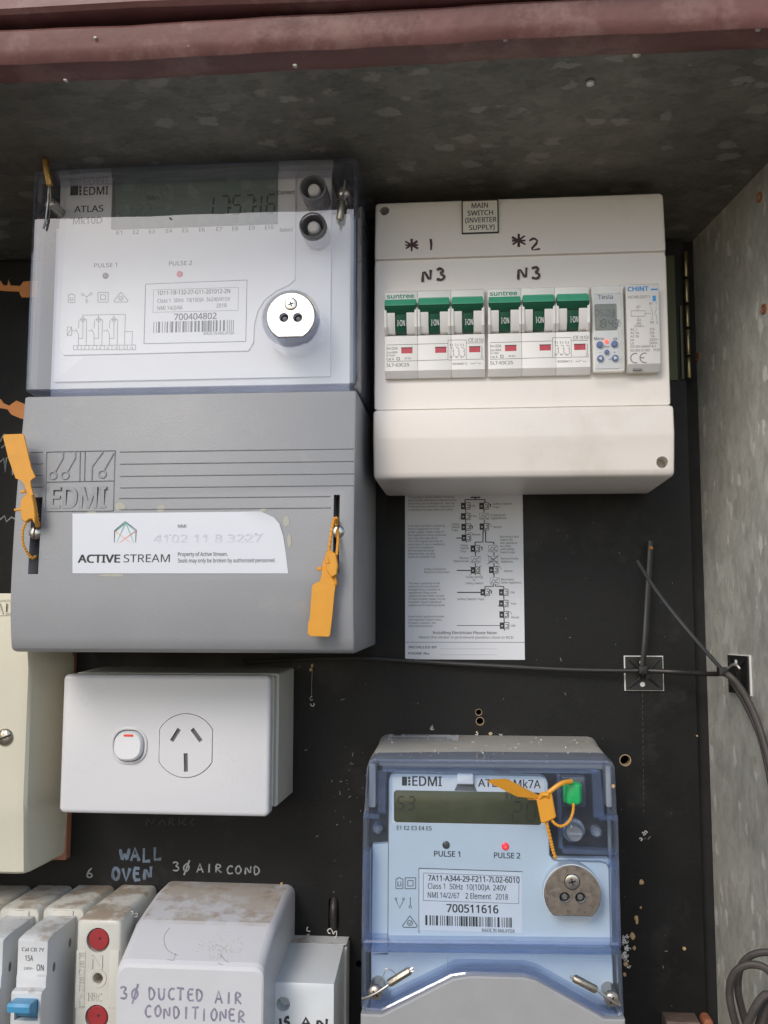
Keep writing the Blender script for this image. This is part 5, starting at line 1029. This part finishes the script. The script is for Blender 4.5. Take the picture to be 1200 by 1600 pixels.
fuse_holder(67, 132, 'porcelain fuse holder directly behind the breaker with the blue toggle')
fuse_holder(140, 203, 'porcelain fuse holder behind the fuse carrier with two red caps')
# slim breakers
def slim(u0, u1, vtop, lab, blue=True):
    D = 86; z1 = W(u0, vtop, D)[1]; x0 = W(u0, 1500, D)[0]; x1 = W(u1, 1500, D)[0]
    r = thing('slim_breaker', lab, 'circuit breaker', (x0+x1)/2, z1-80, 48, 'slim grey breakers along the bottom edge')
    pr_ = [(z1-80,48),(z1+1.5,48),(z1+1,D-8),(z1,D-1),(z1-1,D),(z1-18,D),(z1-19,D+.6),(z1-24.5,D+.6),(z1-25,D+5),(z1-26,D+6),(z1-42,D+6),(z1-43.5,D+5),(z1-44,D),(z1-80,D)]
    body = MB().xprism(ccw(pr_), x0, x1, .5).build('body', M['fuse2'], r, 25)
    zc_ = z1-26; tx0, tx1 = x0+2.2, x1-1.6
    cut(body, [MB().box(tx0, tx1, zc_-13.5, zc_-3, D-2, D+9)])
    # toggle
    if blue:
        t = MB(); t.xprism(ccw([(zc_-2.4,D-1),(zc_-2.0,D+8),(zc_-1.6,D+15),(zc_-3,D+16),(zc_-6,D+15.5),(zc_-7.4,D+9),(zc_-12.5,D+3),(zc_-13,D-1)]), tx0+.3, tx1-.3, .4); t.build('toggle', M['bluet'], r, 25)
        q = MB(); dq = D+.1; txt(q, 'Cal CB 7Y', u0+7, 1486, dq, 36, 5.4, .012); txt(q, '15A', u0+12, 1501, dq, 13, 8, .008); txt(q, '240V~', u0+10, 1515, dq, 16, 4); txt(q, 'ON', u0+30, 1516.5, dq, 11.5, 9, .012); txt(q, '1.5kA', u0+4, 1593.5, dq, 13.5, 4); txt(q, 'OFF', u0+22.5, 1598, dq, 15, 8.5, .012); q.build('lettering', M['inkg'], r, 0)
    sd = MB()
    for dd, zz in ((56, z1-11), (77, z1-17)):
        c = Vector((x1-.05, zz, dd)); Lc = [[tuple(c+Vector((h,0,0))+Vector((0, math.cos(t_)*rr_*1.25, math.sin(t_)*rr_*.8))) for t_ in np.linspace(0, 2*math.pi, 17)[:-1]] for rr_, h in ((2.1,.1),(1.7,.14),(1.5,.05))]; sd.loft(Lc)
    sd.build('side_rivet', M['rubber'], r); return r
slim(27, 74, 1467, 'slim grey white breaker with a blue toggle and ON and OFF lettering')
slim(-43, 4, 1467, 'slim grey white breaker cut off by the left edge, beside the blue toggle breaker')
# fuse carrier with red caps
fc = thing('fuse_carrier', 'cream fuse carrier with two red caps between the blue toggle breaker and the white cover', 'fuse carrier', *W(150, 1600, 66), 48)
D = 68; x0 = W(118.5, 1500, D)[0]; x1 = W(188, 1500, D)[0]; z1 = W(150, 1436, D)[1]
body = MB().loft([rr(x0,x1,z1-85,z1+1.5,3,48,5), rr(x0,x1,z1-85,z1,3,D-1.6,5), rr(x0+.6,x1-.6,z1-84,z1-.6,2.6,D-.5,5), rr(x0+1.5,x1-1.5,z1-83,z1-1.5,2,D,5)]).build('carrier_body', M['fuse'], fc)
cut(body, [hole(153, 1469, 18.5, D, 3.5, 28), hole(151, 1589.5, 18.5, D, 3.5, 28), hole(153, 1528.5, 8, D, 9, 20)])
for u, v in ((154, 1468.5), (151.5, 1589)):
    c = W(u, v, D); k = PX(D); MB().lathe(*c, [(16*k,D-3.4),(16*k,D-.6),(14.5*k,D-.1)], 32).build('red_cap', M['redcap'], fc)
    MB().lathe(*W(u+2, v-2, D), [(2.1*k,D-.2),(2.1*k,D+.0)], 12).build('cap_hole', M['dark'], fc)
rg = MB(); k = PX(D); rg.lathe(*W(153, 1528.5, D), [(14*k,D-.1),(13.5*k,D+.4),(9.5*k,D+.3),(8.5*k,D-.6)], 28, capf=False, cap0=False)
for u in (127, 179): a = W(u, 1485, D); b = W(u, 1575, D); rg.rbox(a[0]-2.6, a[0]+2.6, b[1], a[1], D-.2, D+.35, .5, .2)
txt(rg, 'N', 142, 1514, D+.2, 18, 20, .0, 0, ext=.5); txt(rg, 'HRC', 137, 1564, D+.2, 22, 12, .0, 0, ext=.4)
for i, ch_ in enumerate('FEDERAL'): txt(rg, ch_, 122.5, 1498+12.6*i, D+.45, 9, 8.5, 0, 0, ext=.5)
rg.build('embossing', M['fuse'], fc)
# air conditioner isolator cover
ac = thing('isolator_cover', 'dusty white isolator cover with violet handwriting about the ducted air conditioner', 'isolator', *W(300, 1600, 85), 0)
ax0, ax1 = W(178, 1560, 85)[0], W(415, 1560, 85)[0]
zb0, zcr, zfr = W(340, 1379, 0)[1], W(300, 1441, 57)[1], W(290, 1507, 85)[1]
secs = [(0, zb0, 0), (20, zb0-.6, .0), (50, zcr+1.0, .2), (55, zcr+.2, .4), (58, zcr-.9, .6), (70, (zcr*.52+zfr*.48)-.2, .8), (82.5, zfr+1.2, 1.0), (84.4, zfr-.5, 1.3), (85, zfr-2.5, 2.2)]
L = []
for d_, z_, ins in secs:
    P = rr(ax0+ins, ax1-ins, zfr-75, z_, 5.5, d_, 6); L.append([(x, z+(.9*math.exp(-((x-(ax0+22))/14)**2) if z > z_-1 and d_ < 1 else 0), dd) for x, z, dd in P])
aco = MB().loft(L).build('cover', M['acw'], ac, 11)
q = MB(); hand(q, '30', 188, 1561, 34, 20, 85.1, 3.4, seed=3); hand(q, 'DUCTED AIR', 232, 1562, 150, 19, 85.1, 3.4, .05, seed=12); hand(q, 'CONDITIONER', 227, 1589, 160, 19, 85.1, 3.4, .06, seed=21); q.build('handwriting', M['marker_v'], ac)
# hair and fluff on the sloping face
q = MB()
def WA(u, v):
    lo, hi = 30, 90; q_ = sorted([(b, a) for a, b, _ in [(d_, z_, 0) for d_, z_, _ in secs]])
    for _ in range(40):
        md = (lo+hi)/2; zz = float(np.interp(md, [a for a, _, _ in secs], [b for _, b, _ in secs]))
        if W(u, v, md)[1] > zz: hi = md
        else: lo = md
    return (*W(u, v, md-.3), md+.3)
q.tube([WA(u, v) for u, v in smooth([(266,1449,0),(258,1460,0),(257,1471,0),(261,1482,0),(270,1489,0),(279,1492,0)],3) for u, v in [(u, v)]] if 0 else [WA(a[0], a[1]) for a in smooth([(266,1449,0),(258,1460,0),(257,1471,0),(261,1482,0),(270,1489,0),(279,1492,0)], 3)], .09, 5)
for a, b, c_ in (((275,1489),(272,1500),(262,1499)),((346,1492),(342,1505),(349,1507)),((345,1490),(352,1500),(358,1503))): q.tube([WA(*a), WA(*b), WA(*c_)], .09, 5)
q.build('hair', M['ink'], ac)
q = MB(); rnd = random.Random(3)
for i in range(170):
    u = rnd.gauss(342, 18); v = rnd.gauss(1480, 9); 
    if not (1455 < v < 1500): continue
    a = WA(u, v); an = rnd.uniform(0, 6.28); q.tube([a, (a[0]+rnd.uniform(.2,.9)*math.cos(an), a[1]+.4*math.sin(an), a[2]+.2), (a[0]+rnd.uniform(.3,1.1)*math.cos(an+.6), a[1]+.5*math.sin(an+.6), a[2]+.1)], .08, 4)
tag(q.build('dust_tuft', mat('tuft', (.46,.40,.30), .9, var=.3, vs=600), ac), kind='stuff')
# pale cover to its right
pc = thing('terminal_block_cover', 'small pale grey cover with one screw hole, right of the handwritten isolator cover', 'terminal cover', *W(480, 1600, 56), 0)
x0, x1 = W(422, 1545, 56)[0], W(522, 1545, 56)[0]; za, zc_ = W(500, 1463, 0)[1], W(470, 1537.5, 56)[1]
o = MB().xprism(ccw([(za,0),(za-.3,16),(zc_+.4,55.4),(zc_-.6,56),(zc_-60,56),(zc_-60,0)]), x0, x1, .5).build('cover', M['box2'], pc, 25)
cut(o, [hole(442.5, 1569, 10.5, 56, 9, 28)])
MB().box(x1+.1, x1+1.5, zc_-60, za-1.5, 0, 14).box(x0+.5, x1+1.4, za+.02, za+.3, 0, 14.5).build('base_strip', M['fuse2'], pc, 0)
q = MB(); hand(q, '15', 434, 1607, 22, 16, 56.1, 5, seed=3); hand(q, 'AN', 470, 1608, 48, 17, 56.1, 5, seed=4); q.build('handwriting', M['ink'], pc)

# ------------------------------------------------------------------ cable, ties, mounts
def tie_mount(lab, c, ax, ay, nv, w, h):
    r = thing('cable_tie_mount', lab, 'cable tie mount', *c, 'adhesive cable tie mounts') if 0 else thing('cable_tie_mount', lab, 'cable tie mount', c[0], c[1], c[2], 'adhesive cable tie mounts')
    C_ = Vector(c); ax, ay, nv = Vector(ax).normalized(), Vector(ay).normalized(), Vector(nv).normalized()
    def bx(mb, a0, a1, b0, b1, n0, n1):
        vs = [tuple(C_+ax*a+ay*b+nv*n_) for n_ in (n0, n1) for a, b in ((a0,b0),(a1,b0),(a1,b1),(a0,b1))]; mb.add(vs, [(3,2,1,0),(4,5,6,7),(0,1,5,4),(1,2,6,5),(2,3,7,6),(3,0,4,7)])
    f = MB(); bx(f, -w/2-.5, w/2+.5, -h/2-.3, h/2+.3, 0, 1.0); f.build('foam_pad', M['foam'], r, 0)
    b = MB(); bx(b, -w/2+.2, w/2-.2, -h/2+.2, h/2-.2, 1.0, 2.2)
    for s1_ in (-1, 1):
        for s2_ in (-1, 1):
            A = C_+ax*s1_*w*.12+ay*s2_*h*.12+nv*2.2; B = C_+ax*s1_*w*.40+ay*s2_*h*.40+nv*2.2; b.tube([tuple(A+nv*2.4), tuple(B)], .75, 6)
    bx(b, -w*.16, w*.16, -h*.16, h*.16, 2.2, 5.0); b.build('base', M['tie'], r, 30)
    hl = MB()
    for s_ in (-1, 1):
        q_ = C_+ay*s_*h*.32-ax*w*.05+nv*2.21; hl.loft([[tuple(q_+ax*math.cos(t_)*1.5+ay*math.sin(t_)*1.5+nv*hh) for t_ in np.linspace(0, 2*math.pi, 17)[:-1]] for hh in (0, .06)])
    hl.build('foam_hole', M['foam'], r, 0); return r
c1 = (*W(1006, 1052, 1), 0.02); tie_mount('square black cable tie mount stuck flat on the black panel', c1, (1,0,0), (0,1,0), (0,0,1), 22.5, 20.5)
lo, hi = 0, 120
for _ in range(40):
    dw = (lo+hi)/2
    if W(1158, 1054, dw)[0] > WX(dw): lo = dw
    else: hi = dw
print('mount depth', dw)
zc2 = W(1158, 1054, dw)[1]; nrm = Vector((-1,0,.26)).normalized(); axd = Vector((.26,0,1)).normalized()
c2 = (WX(dw)-.02, zc2, dw); tie_mount('square black cable tie mount stuck on the galvanised side sheet', c2, tuple(axd), (0,1,0), tuple(nrm), 22, 22)
cb = MB(); cb.tube(smooth(pts3([(380,1035,6),(470,1030,5),(560,1028,4),(640,1033,4),(760,1040,5),(880,1046,6),(960,1048,7),(1006,1048,8),(1060,1050,14),(1110,1053,30),(1130,1052,44)]), 5), 1.45, 10)
tag(cb.build('thin_black_cable', M['cable'], None), 'thin black cable running along the panel below the large meter to the side sheet', 'cable')
cb = MB(); cb.tube(smooth(pts3([(1128,1050,46),(1142,1058,50),(1160,1080,52),(1178,1115,56),(1192,1155,62),(1206,1210,68),(1222,1300,74)]), 5), 1.9, 10)
cb.tube(smooth(pts3([(1140,1062,44),(1155,1085,46),(1176,1125,50),(1192,1170,56),(1210,1260,64)]), 5), 1.3, 8)
tag(cb.build('grey_cable_pair', M['cable2'], None), 'dusty grey cable pair curving down the galvanised side sheet', 'cable')
# cable ties
t1 = thing('cable_tie', 'black cable tie standing straight up from the mount on the panel', 'cable tie', *W(1006, 1048, 8), 8, 'black cable ties')
MB().tube(smooth(pts3([(1004,1042,12),(1008,1000,12),(1011,950,10),(1014,900,9),(1017,845,8)])), 1.7, 8, flat=.6, taper=None).build('tail', M['tie'], t1)
x, z = W(1005, 1047, 13); MB().rbox(x-2.6, x+2.6, z-2.4, z+2.4, 9, 13.5, .6, .5).tube(pts3([(1005,1058,6),(1005,1052,11.5),(1005,1042,11.5),(1005,1036,6)]), 1.7, 8).build('head', M['tie'], t1)
MB().tube(pts3([(1015.5,857,9),(1017.5,854.5,9.3),(1019,857.5,9)]), .9, 6).build('orange_fleck', M['orange_d'], t1)
t2 = thing('cable_tie', 'long thin cable tie slanting up to the left from the side sheet mount', 'cable tie', *W(1130, 1048, 46), 46, 'black cable ties')
MB().tube(smooth(pts3([(1126,1044,48),(1090,1003,46),(1050,955,42),(1020,915,40),(995,876,40)])), 1.15, 8, flat=.5, taper=None).build('tail', M['tie'], t2)
x, z = W(1130, 1050, 48); MB().rbox(x-2.6, x+2.4, z-2.2, z+2.6, 44, 50, .6, .5).build('head', M['tie'], t2)
MB().tube(smooth(pts3([(1134,1048,48),(1142,1040,51),(1150,1039,53),(1156,1045,55)])), .8, 8).build('strap', M['wire'], t2)
# coil of cable in the lower right corner
q = MB(); q.tube(smooth(pts3([(1156,1620,92),(1144,1580,92),(1140,1545,92),(1148,1520,94),(1166,1508,96),(1188,1509,98),(1204,1520,100),(1212,1545,102),(1206,1600,104)]), 5), 1.95, 10)
q.tube(smooth(pts3([(1172,1622,84),(1160,1580,84),(1153,1545,84),(1157,1512,84),(1172,1494,86),(1196,1488,88),(1225,1492,90)]), 5), 1.85, 10)
q.tube(smooth(pts3([(1158,1625,100),(1168,1600,102),(1180,1575,104),(1192,1558,104),(1202,1556,104),(1216,1575,104)]), 5), 2.1, 10)
q.tube(smooth(pts3([(1182,1630,96),(1190,1600,96),(1200,1570,96),(1215,1550,96)]), 5), 3.0, 10)
tag(q.build('coiled_cable', M['cable2'], None), 'loops of brown grey cable coiled in the lower right corner', 'cable')
# bracket at the bottom edge
x0, x1, z0, z1 = RC(1040, 1594, 1095, 1640, 12); tag(MB().rbox(x0, x1, z0, z1, 0, 14, .8, .6).build('rusty_bracket', mat('rusty_steel', (.17,.12,.10), .6, metal=.3, var=.3, vs=150), None), 'rusty steel bracket showing at the bottom edge right of the smaller meter', 'bracket')
x, z = W(1107, 1601, 10); tag(MB().lathe(x, z, [(3,0),(3.2,8),(2.6,10),(1,10.6)]).build('bolt_head', M['rust'], None), 'dark bolt head at the bottom edge beside the rusty bracket', 'bolt')
# conduit loop in the slot
x, z = W(521, 1428, 2); tag(MB().tube(smooth([(x, W(521,1404,0)[1]+1,-4),(x,W(521,1414,0)[1],.5),(x,z,1.8),(x,W(521,1445,0)[1],.5),(x,W(521,1456,0)[1]-1,-4)]), 2.5, 12).build('cable_loop', M['cable'], None), 'short black cable loop showing in the slot above the pale cover', 'cable')

# ------------------------------------------------------------------ debris: swarf and wood chips
rnd = random.Random(21)
def curl(mb, u, v, d, s):
    a = rnd.uniform(0, 6.28); pts = []
    for k in range(7): t = k/6; an = a+t*rnd.uniform(3, 6); pts.append((u+s*math.cos(an)*(.4+.6*t), v+s*math.sin(an)*(.4+.6*t), d+.5+rnd.uniform(0,1)))
    mb.tube(smooth(pts3(pts), 2), rnd.uniform(.14,.34), 5)
sw = MB(); ch_ = MB()
for u, v, d_, s_ in ((677,1138,.5,5),(516,1456,1,6),(524,1459,1,5),(483,1453,1,5),(481,1462,1,4),(487,1092,1,4),(489,1100,1,4),(448,1462,2,5),(425,1049,8,2),(447,1058,10,2.5),(212,1429,50,4),(206,1426,50,3),(1007,1303,.5,4),(1001,1311,.5,3),(1009,1301,.5,3)): curl(sw, u, v, d_, s_)
for i in range(34): curl(sw, 975+rnd.gauss(3,2.5), rnd.uniform(1462, 1512), 30, rnd.uniform(1.5, 4))
for i in range(46):
    u = rnd.uniform(600, 925); v = rnd.uniform(1152, 1184)
    if 603 < u < 720 and v < 1160: continue
    X, Z, Dd = WTP(u, v); s_ = rnd.uniform(.2, .7)
    (sw if rnd.random() < .65 else ch_).tube([(X, Z, Dd), (X+s_*rnd.uniform(-1,1), Z+.35, Dd+s_), (X+s_*1.2, Z+.1, Dd-s_*.5)], rnd.uniform(.15,.4), 5)
for u, v in [(675,1138),(745,1146),(767,1146),(783,1147)]: curl(sw, u, v, 1, 3)
for u, v, s_ in ((1002,1378,4),(1001,1418,2),(994,1434,4),(995,1440,3),(988,1462,5),(991,1481,3),(1069,1482,3),(976,1522,3),(977,1506,4),(958,1228,3),(488,1040,3),(486,1046,3),(447,1060,2),(425,1047,2),(1089,1150,1.6),(745,1144,2),(766,1146,3),(440,1381,3),(947,1196,2)):
    d_ = 92 if u == 958 else (.6 if u != 976 and u != 977 else 30); x, z = W(u, v, d_); k = s_*PX(d_)
    P = [(x+k*math.cos(t_)*rnd.uniform(.6,1), z+k*1.2*math.sin(t_)*rnd.uniform(.6,1)) for t_ in np.linspace(0, 5.6, 8)]; ch_.prism(ccw(P), d_-.2, d_+.9, 0, .2)
for a_ in (((425,1049,8),(436,1053,9),(447,1058,10)),((488,1044,1),(487,1068,3),(487,1090,1)),((440,1062,45),(452,1052,20),(470,1040,2))): sw.tube(pts3(a_), .07, 4)
tag(sw.build('drill_swarf', M['swarf'], None), 'curly white plastic drill swarf scattered on the panel and meter top', 'debris', kind='stuff')
tag(ch_.build('wood_chips', M['chip'], None), 'light brown wood chips caught on the black panel', 'debris', kind='stuff')

# ground under and in front of the cabinet (outside the frame; added for bounce light and reflections)
gm = bpy.data.meshes.new('ground'); gm.from_pydata([(-60,-60,-1.4),(60,-60,-1.4),(60,20,-1.4),(-60,20,-1.4)], [], [(0,1,2,3)]); gm.materials.append(M['ground'])
go = bpy.data.objects.new('ground', gm); COL.objects.link(go); tag(go, kind='structure')
bpy.data.objects.remove(_fo)
for me in list(bpy.data.meshes):
    if me.users == 0: bpy.data.meshes.remove(me)
